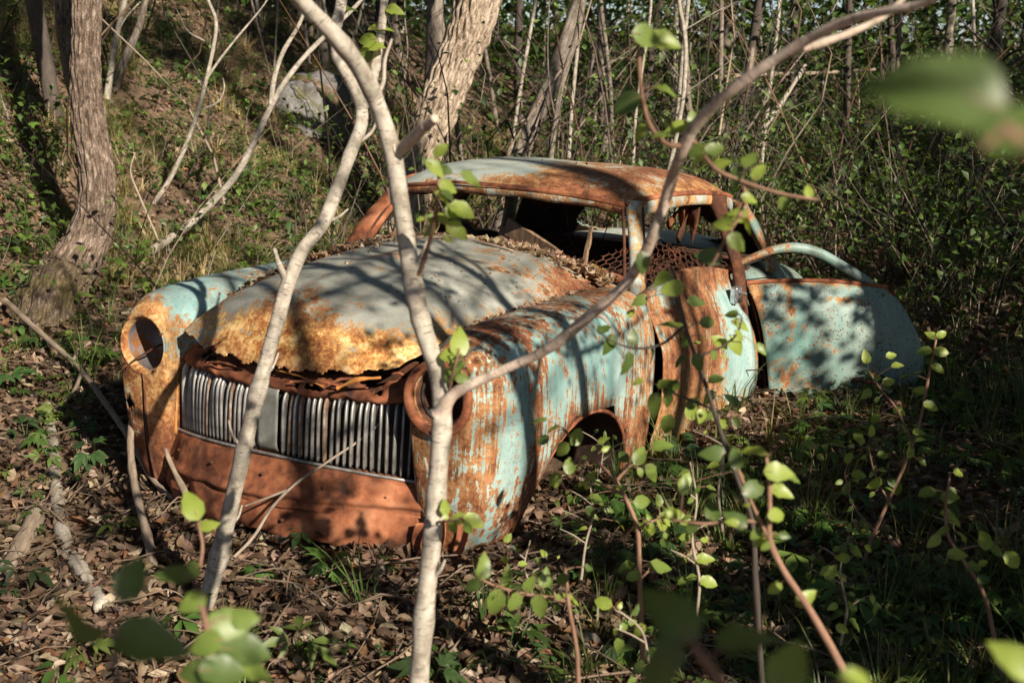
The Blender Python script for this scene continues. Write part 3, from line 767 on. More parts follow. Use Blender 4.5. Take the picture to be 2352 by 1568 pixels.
# ---- front panel: valance over the grille, apron below
def gv(u): return .072 + .135 * (np.abs(u) / .49) ** 2.2
def panel(rows_, us, nr, nc): return grid_spline([[(u, gv(u) + dv, w_ + dw * (1 - (u / .5) ** 2)) for u in us] for (dv, w_, dw) in rows_], nr, nc)
us = np.linspace(-.52, .52, 11)
G = panel([(.012, .500, .0), (-.004, .512, .0), (.0, .530, -.004), (.025, .552, -.006), (.06, .575, -.01), (.10, .59, -.01)], us, 26, 90)
G[..., 2] += .010 * vnoise(G, 12, 3) + .006 * vnoise(G, 31, 1)
def up_hole(c): return (vnoise(c, 9, 5) + .6 * vnoise(c, 24, 8) > .52 - .25 * sstep(c[:, 2], .52, .57)) & (c[:, 2] > .522)
vp = sheet('grille_valance', G, M['rust'], car, None, up_hole, .003, flip=True); tag(vp, 'torn orange rust strip between bonnet and grille')
for k, (x0, y0, z0, x1, y1, z1, r) in enumerate([(.10, .05, .545, .30, .09, .552, .004), (.28, .06, .55, .42, .10, .60, .006), (.22, .07, .54, .33, .10, .585, .004),
                                               (.02, .07, .57, .20, .10, .535, .003), (-.30, .10, .545, -.12, .08, .55, .003)]):
    ac = Acc(); ac.tube([(x0, y0, z0), ((x0 + x1) / 2, (y0 + y1) / 2 - .01, (z0 + z1) / 2 + .012), (x1, y1, z1)], [r, r * 1.4, r * .6], n=12, sides=5, rough=.3, seed=k); ac.build('rust_strip', M['rust_ochre' if k % 2 else 'rust'], car)
us = np.linspace(-.70, .62, 14)
def gv2(u): return gv(np.clip(u, -.49, .49)) + np.clip(np.abs(u) - .49, 0, 1) * .55
def apanel(rows_, nr, nc): return grid_spline([[(u, gv2(u) + dv, w_ + .035 * (1 - (u / .55) ** 2) * k_ + (.035 * sstep(u, .1, .6)) * (1 - k_)) for u in us] for (dv, w_, k_) in rows_], nr, nc)
G = apanel([(.006, .246, 1), (-.012, .240, 1), (-.03, .225, .9), (-.045, .195, .7), (-.055, .165, .4), (-.058, .135, .2), (-.058, .125, .15)], 34, 110)
G[..., 1] += .010 * vnoise(G, 5, 2) + .005 * vnoise(G, 13, 5) - .016 * np.exp(-((G[..., 2] - .165 - .02 * np.sin(4 * G[..., 0])) / .012) ** 2); G[..., 2] += .006 * vnoise(G, 8, 7)
ap = sheet('front_apron', G, M['rust'], car, None, None, .004); tag(ap, 'solid orange rust apron under the grille')
G = apanel([(-.040, .128, .15), (-.062, .120, .1), (-.070, .095, 0), (-.070, .060, 0), (-.060, .028, 0), (-.040, .0, 0)], 24, 110)
G[..., 1] += .016 * vnoise(G, 6, 4) + .007 * vnoise(G, 15, 2); G[..., 2] += .018 * vnoise(G, 5, 1)
def ap_hole(c): return (c[:, 2] < .115 * sstep(-c[:, 0], .30, .68)) | (c[:, 2] < .030 + .02 * vnoise(c, 9, 6)) | ((np.abs(c[:, 0] + .56) < .03) & (np.abs(c[:, 2] - .10) < .022))
lp = sheet('lower_apron', G, M['rust'], car, None, ap_hole, .004); tag(lp, 'buckled rusty lower apron lying on the leaves')
for k, (u, w_) in enumerate([(-.60, .19), (-.45, .20), (-.22, .215), (.02, .225), (.25, .215), (.44, .20), (-.35, .10), (.12, .09), (.38, .105)]):
    ac = Acc(); y_ = gv2(u) - (.060 if w_ > .15 else .082); ac.tube([(u, y_ + .02, w_), (u, y_ + .004, w_)], [.007, .006], n=3, sides=9); ac.build('bolt', M['rust_dark'], car)
ac = Acc(); ac.tube([(u, gv(u) - .016, .252 + .034 * (1 - (u / .5) ** 2)) for u in np.linspace(-.525, .525, 13)], [.006] * 13, n=60, sides=6); ac.build('grille_trim', M['grille'], car)
# hanging rust flakes under the right wing
for k, (u0, u1, v0, w0, w1) in enumerate([(.60, .66, .14, .18, -.03), (.68, .73, .17, .16, .0), (.55, .60, .13, .14, .03)]):
    G = grid_spline([[(u0 + (u1 - u0) * a + .01 * math.sin(5 * b + k), v0 + .02 * math.sin(3 * a + b), w0 + (w1 - w0) * b + .01 * math.sin(9 * a)) for a in np.linspace(0, 1, 4)] for b in np.linspace(0, 1, 4)], 12, 10)
    sheet('rust_flake', G, M['rust'], car, None, None, .003)
# ---- grille: a plate and single ribs
gr = empty('grille'); gr.parent = car
G = np.array([[(u, gv(u) + .020, w_) for u in np.linspace(-.52, .52, 40)] for w_ in np.linspace(.25, .515, 6)])
sheet('backing', G, M['black'], gr, None, None, .003, flip=True)
G = np.array([[(u, gv(u) - .010 + .02 * sstep(abs(w_ - .395), .09, .125), w_ + .012) for u in np.linspace(-.042, .042, 8)] for w_ in np.linspace(.276, .506, 14)])
sheet('badge_plate', G, M['grille_plate'], gr, None, None, .003)
rib_mesh = None
k = 0
NB = 21
for side in (-1, 1):
    for q in range(NB):
        u = side * (.052 + (.512 - .052) * (q + .5) / NB * 1.0)
        bot = .250 + .034 * (1 - (u / .5) ** 2) + .004; top = .505
        # rib profile: rounded U bar, foot and head curving back
        ws = np.array([0, .02, .06, .5, .80, .92, .98, 1.0]); back = np.array([.012, .002, -.002, -.006, -.003, .004, .013, .022])
        if rib_mesh is None:
            prof = [(-.0050, .014), (-.0054, .003), (-.0044, -.004), (-.001, -.0068), (.0035, -.0045), (.0052, .002), (.0052, .014)]
            A = np.array([[(a, b + bk, h * .25) for (a, b) in prof] for h, bk in zip(ws, back)])
            A = crspline(A, 18); r_, c_n = A.shape[:2]
            ii, jj = np.meshgrid(np.arange(r_ - 1), np.arange(c_n - 1), indexing='ij')
            Fq = np.stack([ii * c_n + jj, ii * c_n + jj + 1, (ii + 1) * c_n + jj + 1, (ii + 1) * c_n + jj], -1).reshape(-1, 4)
            ro = newmesh('rib', A.reshape(-1, 3), Fq, M['grille'], gr); rib_mesh = ro.data
        else:
            if random.random() < .16:
                me2 = rib_mesh.copy(); me2.materials.clear(); me2.materials.append(M['rib_rust']); ro = bpy.data.objects.new('rib', me2)
            else: ro = bpy.data.objects.new('rib', rib_mesh)
            COL.objects.link(ro); ro.parent = gr
        slope = (gv(u + .01) - gv(u - .01)) / .02
        ro.location = (u, gv(u), bot); ro.scale = (.95 + .1 * random.random(), 1, (top - bot) / .25)
        ro.rotation_euler = (random.gauss(0, .018), random.gauss(0, .014) * (2.5 if random.random() < .15 else 1), math.atan(slope) * .9 + random.gauss(0, .10))
# corner piece beside the grille on each side
for side in (1, -1):
    G = grid_spline([[(side * (.515 + .03 * a), .19 + .02 * a - .015 * math.sin(math.pi * a), .235 + .28 * b) for a in np.linspace(0, 1, 4)] for b in np.linspace(0, 1, 5)], 14, 8)
    sheet('grille_end', G, M['grille_plate'] if side > 0 else M['rust_ochre'], gr, None, None, .003, flip=side < 0)

# ---- scuttle (cowl), windscreen frame, roof
G = grid_spline([[(t * .66, 1.37 + .03 * t * t + dv + .07 * t * t * k, (.925 - .12 * abs(t) ** 2.4) + dw) for t in np.linspace(-1, 1, 11)] for k, (dv, dw) in enumerate([(0, -.02), (.012, -.012), (.05, -.012), (.09, -.006)])], 16, 70)
cw_ = sheet('scuttle', G, M['paint_hood'], car, lambda P: (np.full(len(P), .55), np.full(len(P), .2), .1), None, .003, out_from=(0, 1.4, .4))
def ws_base(t): return np.array([t * .666, 1.445 + .035 * t * t, .905 - .075 * abs(t) ** 2.2])
def ws_top(t): return np.array([t * .556, 1.615 + .06 * t * t, 1.165 - .036 * abs(t) ** 2.5])
ac = Acc(); ac.tube([ws_base(t) + [0, .01, 0] for t in np.linspace(-1, 1, 11)], [.018] * 11, n=60, sides=8); wb = ac.build('windscreen_sill', M['rust'], car)
ac = Acc(); ac.tube([ws_top(t) + [0, -.002, -.004] for t in np.linspace(-1, 1, 11)], [.014] * 11, n=60, sides=8); ac.build('windscreen_header', M['rust'], car)
ac = Acc(); ac.tube([ws_top(t) + [0, .012, -.026 + .006 * math.sin(9 * t)] for t in np.linspace(-.97, .97, 13)], [.016 + .006 * math.sin(7 * k) for k in range(13)], n=70, sides=7, rough=.2); ac.build('header_liner', M['rust_dark'], car)

G = np.array([[ws_top(t) + [0, dv, dw + .004 * math.sin(11 * t)] for t in np.linspace(-1, 1, 40)] for dv, dw in ((.0, .006), (-.010, -.008), (-.008, -.028), (.004, -.044), (.02, -.046))])
sheet('header_panel', crspline(G, 14), M['paint_roof'], car, lambda P: (.56 + .12 * vnoise(P, 9, 3), np.full(len(P), .25), .2), None, .004, out_from=(0, 1.9, 1.1))
RV = [(1.60, 1.158, .555, 1.128), (1.64, 1.185, .575, 1.142), (1.72, 1.222, .598, 1.158), (1.88, 1.258, .622, 1.172), (2.15, 1.278, .640, 1.180), (2.45, 1.280, .648, 1.178),
      (2.75, 1.262, .640, 1.160), (2.98, 1.220, .620, 1.120), (3.12, 1.150, .590, 1.06)]
rows = []
for k, (v, cw, hw, ew) in enumerate(RV):
    row = []
    for t in np.linspace(-1, 1, 15):
        vv = v + (.06 * t * t if k < 4 else 0) - (.14 * t * t if k >= 7 else 0)
        row.append((math.copysign(abs(t) ** .9, t) * hw, vv, ew + (cw - ew) * (1 - abs(t) ** 4.2)))
    rows.append(row)
G = grid_spline(rows, 70, 90)
def roof_wear(P):
    u, v, w_ = P.T
    r = .18 + .46 * sstep(u, -.18, .22) + .30 * (1 - sstep(v, 1.62, 1.72)) + .2 * sstep(np.abs(u), .55, .63) + .14 * vnoise(P, 3, 4)
    y = np.clip(.40 * bump01(u, 0.0, .25) + .55 * sstep(np.abs(u), .5, .6), 0, 1) * (1 - .4 * sstep(v, 2.0, 2.6))
    return np.clip(r, 0, 1), y, .22 * sstep(np.abs(u), .5, .6)
rf = sheet('roof', G, M['paint_roof'], car, roof_wear, None, .005, dent=.006, out_from=(0, 2.3, .8)); tag(rf, 'roof half pale green paint, half bare orange rust')
# headlining: dark lining under the roof skin
G2 = G.copy(); G2[..., 2] -= .03; G2[..., 0] *= .97
def lin_hole(c): return vnoise(c, 6, 9) > .55
sheet('headlining', G2[6:-4], M['cloth'], car, None, lin_hole, .002)
for side in (1, -1):
    ac = Acc(); ac.tube([(side * hw * 1.005, v + (.06 if k < 4 else (-.14 if k >= 7 else 0)), ew - .002) for k, (v, cw, hw, ew) in enumerate(RV)], [.013] * len(RV), n=60, sides=8)
    ac.build('drip_rail', M['rust'], car)
    rowsg = []
    for k, (v, cw, hw, ew) in enumerate(RV[:8]):
        vv = v + (.06 if k < 4 else (-.14 if k >= 7 else 0)); rag = .006 * math.sin(5 * k + side)
        rowsg.append([(side * (hw * 1.0), vv, ew + .004), (side * (hw + .014), vv, ew - .014), (side * (hw + .018), vv, ew - .038), (side * (hw + .010), vv, ew - .060 + rag), (side * (hw - .012), vv, ew - .064 + rag)])
    sheet('roof_rail', grid_spline(rowsg, 50, 14), M['paint_roof'], car, lambda P: (.50 + .12 * vnoise(P, 9, 3), np.full(len(P), .5), .3), None, .004, out_from=(0, 2.3, 1.0))
    # A pillar: channel with rubber beads, B pillar, C pillar
    def pillar(name, pts, wd, dp, mat, wear=None):
        pts = np.array(pts, float); path = crspline(pts, 14); rowsg = []
        for p, f in zip(path, np.linspace(0, 1, 14)):
            w2 = wd[0] + (wd[1] - wd[0]) * f
            w2 = w2 * (1 + (.55 if f < .5 else 1.1) * abs(2 * f - 1) ** 4)
            rowsg.append([(p[0] + side * dx * w2, p[1] + dy * dp, p[2]) for dx, dy in ((-.5, -.1), (-.32, -.42), (0, -.5), (.35, -.35), (.5, 0), (.42, .45), (0, .5), (-.42, .4))])
        return sheet(name, np.array(rowsg), mat, car, wear, None, 0, wrap=True, flip=(side > 0))
    a0, a1 = ws_base(side), ws_top(side)
    pillar('windscreen_pillar', [a0 + [side * .03, .03, -.05], a0 + [side * .025, .035, .02], (a0 + a1) / 2 + [side * .03, .02, .01], a1 + [side * .022, .02, -.01], a1 + [side * .02, .04, .02]], (.052, .060) if side > 0 else (.13, .115), .085,
           M['paint_roof'] if side > 0 else M['rust'], lambda P: (np.full(len(P), .44), np.full(len(P), .65), .2))
    for off, dv in ((-.012, -.012), (.052, .045)):
        ac = Acc(); ac.tube([a0 + [side * off, .01 + dv, .0], (a0 + a1) / 2 + [side * (off + .004), dv, .005], a1 + [side * (off - .004), dv + .01, -.012]], [.008, .007, .008], n=24, sides=7); ac.build('window_bead', M['rust_dark'], car)
    pillar('door_pillar', [(side * .86, 2.42, .60), (side * .83, 2.42, .82), (side * .74, 2.46, 1.0), (side * .655, 2.48, 1.17)], (.05, .06), .085, M['rust_dark'])
    pillar('rear_pillar', [(side * .80, 3.10, .78), (side * .765, 3.09, .88), (side * .70, 3.00, 1.02), (side * .63, 2.90, 1.13)], (.05, .05), .11, M['paint_door'], lambda P: (np.full(len(P), .45), np.zeros(len(P)), .2))
# rear shell with window opening
rows = []
for f in np.linspace(0, 1, 9):
    row = []
    for ph in np.linspace(-1.5, 1.5, 41):
        row.append(((.60 + .16 * f) * math.sin(ph), 2.98 + .10 * f + (.14 + .34 * f) * math.cos(ph), 1.13 - .30 * f + .02 * math.cos(ph) * (1 - f)))
    rows.append(row)
G = grid_spline(rows, 40, 160)
def rw_hole(c):
    ph = np.arctan2(c[:, 0], np.maximum(c[:, 1] - 2.95, .01)); f = (1.14 - c[:, 2]) / .30
    return (np.abs(ph) / .86) ** 4 + (np.abs(f - .52) / .34) ** 4 < 1
sheet('rear_shell', G, M['paint_door'], car, lambda P: (.38 + .1 * vnoise(P, 4, 2), np.zeros(len(P)), .2), rw_hole, .01, out_from=(0, 2.6, .9), inner='cloth')
# parcel shelf
G = np.array([[(t * .70, v, .845) for t in np.linspace(-1, 1, 8)] for v in (2.95, 3.1, 3.3)]); sheet('parcel_shelf', G, M['rust_dark'], car, None, None, .012)

# ---- side panels: closed front doors, far rear door, rear wings, boot
def door_u(v, w_): return .885 + .085 * sstep(v, 1.95, 2.44) * (1 - sstep(w_, .25, .82)) - .10 * sstep(w_, .52, .84) ** 1.3 - .055 * (1 - sstep(w_, .08, .40)) + .012 * bump01(v, 1.85, .4)
def door_sheet(name, side, v0, v1, wear, label=None, top=.83):
    vv = np.linspace(v0, v1, 26); ww = np.array([.06, .12, .2, .3, .4, .5, .6, .68, .74, .785, .815, top, top + .004, top - .005])
    rows = []
    for w_ in ww:
        row = []
        for v in vv:
            fv = (v - v0) / (v1 - v0); crest = top + .040 * math.sin(math.pi * fv) ** 1.2 - .035 * (1 - sstep(fv, 0, .3))
            wz = w_ * crest / top
            row.append((side * (door_u(v, w_) - (.05 if w_ == ww[-1] else (.022 if w_ == ww[-2] else 0))), v, wz))
        rows.append(row)
    G = grid_spline(rows, 60, 60)
    o = sheet(name, G, M['paint_fender'] if side > 0 else M['paint_door'], car, wear, (lambda c: c[:, 2] < .075 + .03 * vnoise(c, 12, 2)), .006, out_from=(0, 2, .45))
    if label: tag(o, label)
    return o
def fdw(P):
    u, v, w_ = P.T
    r = .78 - .62 * sstep(v, 1.95, 2.30) * sstep(w_, .18, .4) * (1 - sstep(w_, .72, .8)) - .30 * bump01(v, 1.55, .1) * sstep(w_, .72, .80) + .08 * vnoise(P, 4, 1) - .12 * (1 - sstep(w_, .2, .4))
    y = .12 + .4 * (1 - sstep(w_, .25, .5))
    return np.clip(r - .08, 0, 1), np.clip(y, 0, 1), .45
fd = door_sheet('front_door', 1, 1.392, 2.425, fdw, 'closed front door covered in streaky orange rust')
hd = newmesh('handle', *boxg(.850, .885, 2.255, 2.335, .695, .775), M['chrome'], fd, False)
bm_ = hd.modifiers.new('b', 'BEVEL'); bm_.width = .012; bm_.segments = 3
ac = Acc(); ac.tube([(.875, 2.27, .755), (.895, 2.30, .745), (.892, 2.36, .735)], [.009, .010, .008], n=10, sides=8); ac.build('latch', M['chrome'], fd)
ac = Acc(); ac.tube([(.885, 2.29, .715), (.900, 2.29, .715)], [.012, .012], n=4, sides=10); ac.build('lock', M['black'], fd)
# sill/post strip between the doors
G = grid_spline([[(.885 + .08 * (1 - sstep(w_, .25, .82)) - .08 * sstep(w_, .5, .84) - .04 * (1 - sstep(w_, .1, .42)), v, w_) for v in (2.43, 2.45, 2.475)] for w_ in (.1, .2, .35, .5, .65, .78, .84)], 30, 8)
sheet('centre_post', G, M['paint_door'], car, lambda P: (np.full(len(P), .46), np.full(len(P), .3), .4), None, .006)
door_sheet('front_door', -1, 1.415, 2.40, lambda P: (np.full(len(P), .6), np.full(len(P), .2), .3))
door_sheet('far_rear_door', -1, 2.44, 3.05, lambda P: (np.full(len(P), .55), np.full(len(P), .2), .3))
# floor, seats, interior
box_part('floor_pan', M['rust_dark'], car, -.80, .80, 1.40, 3.2, .06, .10)
box_part('seat_base', M['cloth'], car, -.62, .66, 2.45, 2.95, .10, .48)
def hexnet(name, o, ax, ay, nx, ny, bulge, r=.0035, a=.021):
    ac = Acc(); o, ax, ay = np.array(o), np.array(ax), np.array(ay); nrm = np.cross(ax / np.linalg.norm(ax), ay / np.linalg.norm(ay))
    Lx, Ly = np.linalg.norm(ax), np.linalg.norm(ay); seen = set(); hr = random.Random(nx + ny)
    cols = int(Lx / (a * 1.5)); rws = int(Ly / (a * 1.732))
    def P(x, y):
        f, g = x / Lx, y / Ly
        return o + ax * f + ay * g + nrm * bulge * (math.sin(math.pi * f) * math.sin(math.pi * g) + .35 * math.sin(9 * f + 7 * g) + .2 * math.sin(23 * f - 11 * g)) + ax * .02 * math.sin(13 * g + 5 * f) + ay * .05 * math.sin(11 * f)
    for c in range(cols):
        for q in range(rws):
            cx, cy_ = a * 1.5 * c, a * 1.732 * (q + (.5 if c % 2 else 0))
            vs_ = [(round(cx + a * math.cos(k * math.pi / 3), 4), round(cy_ + a * math.sin(k * math.pi / 3), 4)) for k in range(6)]
            for k in range(6):
                e = tuple(sorted((vs_[k], vs_[(k + 1) % 6])))
                if e in seen or hr.random() < .13 or e[0][0] < 0 or e[1][0] > Lx or min(e[0][1], e[1][1]) < 0 or max(e[0][1], e[1][1]) > Ly: continue
                seen.add(e); ac.tube([P(*e[0]), P(*e[1])], [r, r], n=2, sides=4, cap=False)
    ob = ac.build(name, M['rust_dark'], car, False); ob['kind'] = 'stuff'; return ob
hexnet('seat_springs', (-.10, 2.10, .50), (.86, .02, 0), (0, .14, .42), 40, 20, .05)
hexnet('seat_springs', (-.60, 2.86, .50), (1.25, 0, 0), (0, .12, .36), 40, 20, .05)
box_part('seat_back_lining', M['cloth'], car, -.62, .70, 2.98, 3.02, .3, .86)
box_part('seat_lining', M['cloth'], car, -.02, .72, 2.30, 2.33, .12, .78)
G = grid_spline([[(u, 1.52 + .03 * math.sin(3 * b), .70 + .10 * b) for u in np.linspace(-.62, .62, 8)] for b in np.linspace(0, 1, 5)], 12, 40); sheet('dashboard', G, M['rust_dark'], car, None, None, .02)
ac = Acc(); ac.tube([(-.40 + .18 * math.cos(a), 1.82 + .08 * math.sin(a), .80 + .16 * math.sin(a)) for a in np.linspace(0, 6.283, 21)], [.011] * 21, n=50, sides=7, cap=False)
ac.tube([(-.40, 1.82, .80), (-.40, 1.55, .62)], [.018, .02], n=6, sides=8); ac.build('steering_wheel', M['black'], car)
for k, (u, v, w_, wd2, ln) in enumerate([(.57, 2.25, 1.15, .05, .11), (.58, 2.40, 1.14, .07, .16), (.52, 2.62, 1.16, .06, .12), (.42, 2.35, 1.19, .08, .09), (.20, 2.1, 1.20, .06, .08), (-.15, 1.95, 1.18, .07, .07)]):
    G = np.array([[(u + wd2 * (a - .5) + .02 * math.sin(4 * b + k), v + .03 * math.sin(3 * a + 5 * b + k), w_ - ln * b * (1 + .35 * math.sin(7 * a + k))) for a in np.linspace(0, 1, 7)] for b in np.linspace(0, 1, 7)])
    sheet('headlining_rag', G, M['rust_dark'] if k % 2 else M['rust'], car, None, None, .003)
ac = Acc(); rr_ = random.Random(8)
for k in range(46):
    b0 = np.array([rr_.uniform(-.55, .65), rr_.uniform(2.0, 2.9), rr_.uniform(.48, .8)]); pts = [b0 + np.array([rr_.gauss(0, .06), rr_.gauss(0, .06), rr_.gauss(0, .05)]) * q for q in range(5)]; ac.tube(pts, [.003] * 5, n=16, sides=4, cap=False)
ac.build('spring_wires', M['rust_dark'], car)['kind'] = 'stuff'
# rear wings + boot
REAR = [(2.75, .66, .42, .12, .18, .30, .40, 2.3), (2.95, .66, .42, .16, .22, .36, .42, 2.5), (3.3, .66, .42, .18, .235, .385, .42, 2.6), (3.7, .655, .40, .18, .22, .36, .42, 2.5), (4.05, .64, .36, .17, .18, .28, .40, 2.3), (4.28, .61, .32, .10, .10, .12, .2, 2.1), (4.31, .61, .32, .01, .01, .01, .01, 2)]
for side in (1, -1):
    o = sheet('rear_wing', loft_super(REAR, 60, 80, side), M['paint_door'], car, lambda P: (.28 + .1 * vnoise(P, 4, 2), np.zeros(len(P)), .2), None, .004, wrap=True, out_from=(side * .66, 3.5, .42))
rows = [[(t * hw, v - .10 * t * t, w_ - .07 * abs(t) ** 2.5) for t in np.linspace(-1, 1, 9)] for (v, w_, hw) in ((3.36, .85, .60), (3.5, .90, .58), (3.75, .885, .56), (4.0, .80, .54), (4.2, .62, .52), (4.28, .4, .50), (4.27, .1, .48))]
sheet('boot_lid', grid_spline(rows, 40, 40), M['paint_roof'], car, lambda P: (.18 + .1 * vnoise(P, 3, 2), np.zeros(len(P)), .1), None, .004, out_from=(0, 3.4, .2))

# ---- open rear door: outline taken in its own plane
H0 = np.array([.925, 2.475]); ddir = np.array([.82, .572]); ddir /= np.linalg.norm(ddir)      # plan, car axes
dn = np.array([ddir[1], -ddir[0]])                                                       # outward normal (towards the camera)
rd = empty('rear_door'); rd.parent = car; tag(rd, 'open rear door in faded green with rust freckles and arched window frame')
def dpt(s_, w_, out=0.0): return (H0[0] + ddir[0] * s_ + dn[0] * out, H0[1] + ddir[1] * s_ + dn[1] * out, w_)
CAMC = CM.T @ CAM
def door_px(x, y):
    d = CM.T @ (FWD + RIGHT * (x - PW / 2) / FPX - UP * (y - PH / 2) / FPX); n3 = np.array([dn[0], dn[1], 0]); t = ((np.array([H0[0], H0[1], 0]) - CAMC) @ n3) / (d @ n3)
    p = CAMC + d * t; return np.array([(p[0] - H0[0]) * ddir[0] + (p[1] - H0[1]) * ddir[1], p[2]])
left = np.array([door_px(*p) for p in ((1716, 650), (1738, 720), (1752, 800), (1762, 890), (1766, 930))])
right = np.array([door_px(*p) for p in ((2042, 660), (2078, 720), (2108, 790), (2112, 850), (2080, 920))])
nr = 40; L = crspline(left, nr); Rr = crspline(right, nr); rows = []
for a in range(nr):
    row = []
    for f in np.linspace(0, 1, 50):
        s_, w_ = L[a] * (1 - f) + Rr[a] * f
        b = .055 * math.sin(math.pi * min(1, max(0, a / (nr - 1))) ** .8) * (1 - .35 * abs(2 * f - 1) ** 3)
        w_ += .020 * math.sin(math.pi * f) * (1 - a / nr) ** 3
        row.append(dpt(s_, w_, b - .02 * (1 - a / (nr - 1)) ** 6))
    rows.append(row)
def rdw(P):
    s_ = (P[:, 0] - H0[0]) * ddir[0] + (P[:, 1] - H0[1]) * ddir[1]; w_ = P[:, 2]
    r = .20 + .10 * vnoise(P, 6, 3) + .34 * bump01(s_, .22, .12) * bump01(w_, .36, .11) + .40 * sstep(w_, .745, .80) * (1 - .3 * sstep(s_, .4, .7)) + .35 * bump01(s_, .13 + .10 * (.8 - w_), .018) * sstep(w_, .45, .6)
    r += .40 * bump01(w_, .725, .012) * bump01(s_, .40, .14) + .45 * bump01(s_, .64, .03) * bump01(w_, .76, .03) + .25 * bump01(s_, .58, .04) * bump01(w_, .57, .05) + .28 * (1 - sstep(s_, .0, .035))
    y = .35 * bump01(w_, .74, .05)
    return np.clip(r, 0, 1), np.clip(y, 0, 1), .08
dskin = sheet('outer_skin', np.array(rows), M['paint_door'], rd, rdw, (lambda c: c[:, 2] < .265 + .012 * vnoise(c, 12, 2)), .005)
G = np.array(rows); G = G - np.array([dn[0], dn[1], 0]) * .075
sheet('inner_skin', G[4:], M['rust_dark'], rd, None, None, .004, flip=True)
edge = [dpt(*L[a], .0) for a in range(0, nr, 3)]
G = np.array([[np.array(dpt(*L[a], b)) for b in (-.075, -.04, -.005)] for a in range(nr)]); sheet('hinge_edge', G, M['rust_dark'], rd, None, None, .003)
G = np.array([[np.array(dpt(*Rr[a], b)) for b in (-.075, -.04, -.005)] for a in range(nr)]); sheet('latch_edge', G, M['rust_dark'], rd, None, None, .003, flip=True)
arc_px = [(1676, 622), (1720, 600), (1780, 577), (1835, 571), (1890, 584), (1945, 615), (1985, 640), (2020, 664)]
arc = np.array([door_px(*p) for p in arc_px])
path = crspline(arc, 40); rowsg = []
tg = np.gradient(path, axis=0); tg /= np.linalg.norm(tg, axis=1)[:, None]; nn2 = np.stack([-tg[:, 1], tg[:, 0]], 1)
for p, q, f in zip(path, nn2, np.linspace(0, 1, 40)):
    wd = .034 * (.7 + .6 * sstep(f, .1, .5)); base = -.055
    rowsg.append([dpt(*(p + q * a * wd), base + b) for a, b in ((-.55, .012), (-.5, .028), (0, .036), (.5, .028), (.55, 0), (.3, -.025), (-.3, -.025), (-.6, -.008))])
sheet('window_frame', np.array(rowsg), M['paint_door'], rd, lambda P: (.30 + .12 * vnoise(P, 6, 1) + .25 * (1 - sstep((P[:, 0] - H0[0]) * ddir[0] + (P[:, 1] - H0[1]) * ddir[1], 0, .12)), np.zeros(len(P)), .2), None, 0, wrap=True)
ac = Acc(); ac.tube([dpt(*(p - q * .022), -.05) for p, q in zip(path[::3], nn2[::3])], [.006] * len(path[::3]), n=50, sides=6); ac.build('window_rubber', M['black'], rd)
ac = Acc(); ac.tube([dpt(*Rr[a], .004) for a in range(0, nr, 3)], [.007] * len(range(0, nr, 3)), n=40, sides=6); ac.build('folded_edge', M['rust_dark'], rd)
ac = Acc(); ac.tube([dpt(*(L[0] * (1 - f) + Rr[0] * f + [0, .020 * math.sin(math.pi * f)]), -.012) for f in np.linspace(0, 1, 12)], [.011] * 12, n=40, sides=7, rough=.06); ac.build('window_sill', M['rust'], rd)
hp = door_px(1965, 868)
ac = Acc(); ac.tube([dpt(hp[0] - .03, hp[1], .03), dpt(hp[0], hp[1], .075), dpt(hp[0] + .07, hp[1] - .004, .072)], [.012, .010, .008], n=14, sides=8); ac.build('handle', M['rust_dark'], rd)
for a, b in ((-.03, .74), (-.02, .70)):
    pass

# ------------------------------------------------------------------ litter, sticks and moss on the car
aV, aF, aC, nb = [], [], [], 0
def lay(n, fu, size, lift=.006, cols=LIT, p=LP):
    global nb
    for q in range(3):
        tv, tf = leaf_grid(1, .6, 3, [.6, -.4, .3][q], [.3, -.3, .1][q], 'ovate', .6, q); tv = tv - [0, .5, 0]
        P = fu(n // 3); k = len(P)
        S = np.clip(rng.normal(size, size * .35, k), size * .35, size * 2)
        V, F, C = scatter(tv, tf, rots(rng.random(k) * 6.28, rng.normal(0, .35, k), rng.normal(0, .4, k)), S[:, None], P + [0, 0, lift], colvar(k, cols, p, .25))
        aV.append(V @ CM.T); aF.append(F + nb); aC.append(C); nb += len(V)
def f_cowl(k):
    u = rng.uniform(-.62, .62, k); v = 1.30 + rng.normal(.07, .035, k) + .05 * (u / .6) ** 2
    return np.stack([u, v, .925 - .115 * np.abs(u / .66) ** 2.4 + rng.random(k) * .03 - .012], 1)
def f_seam(side):
    def f(k):
        v = rng.uniform(.35, 1.36, k) ** .8; u = side * (hood_half(v) + rng.normal(.004, .022, k))
        return np.stack([u, v, hood_ew(v) + .012 * rng.random(k)], 1)
    return f
def f_left(k):
    v = np.clip(rng.normal(1.02, .22, k), .45, 1.36); u = -hood_half(v) + np.abs(rng.normal(0, .10 + .12 * np.clip(v - .8, 0, 1), k)) - .05
    return np.stack([u, v, hood_surf(u, v) + .012 * rng.random(k)], 1)
def f_hood(k):
    v = rng.uniform(.35, 1.35, k); u = rng.uniform(-.5, .5, k); return np.stack([u, v, hood_surf(u, v)], 1)
def f_roof(k):
    v = rng.uniform(1.7, 2.6, k); u = rng.uniform(-.4, .3, k); return np.stack([u, v, np.full(k, 1.285) - .02 * np.abs(v - 2.3) - .08 * np.abs(u) ** 2.5], 1)
def f_cab(k):
    u = rng.uniform(-.55, .65, k); v = rng.uniform(1.5, 1.95, k); return np.stack([u, v, .70 + .10 * rng.random(k)], 1)
CLIT = [(.46, .34, .24), (.55, .44, .33), (.36, .24, .15), (.24, .15, .10)]; CP_ = [.35, .3, .22, .13]
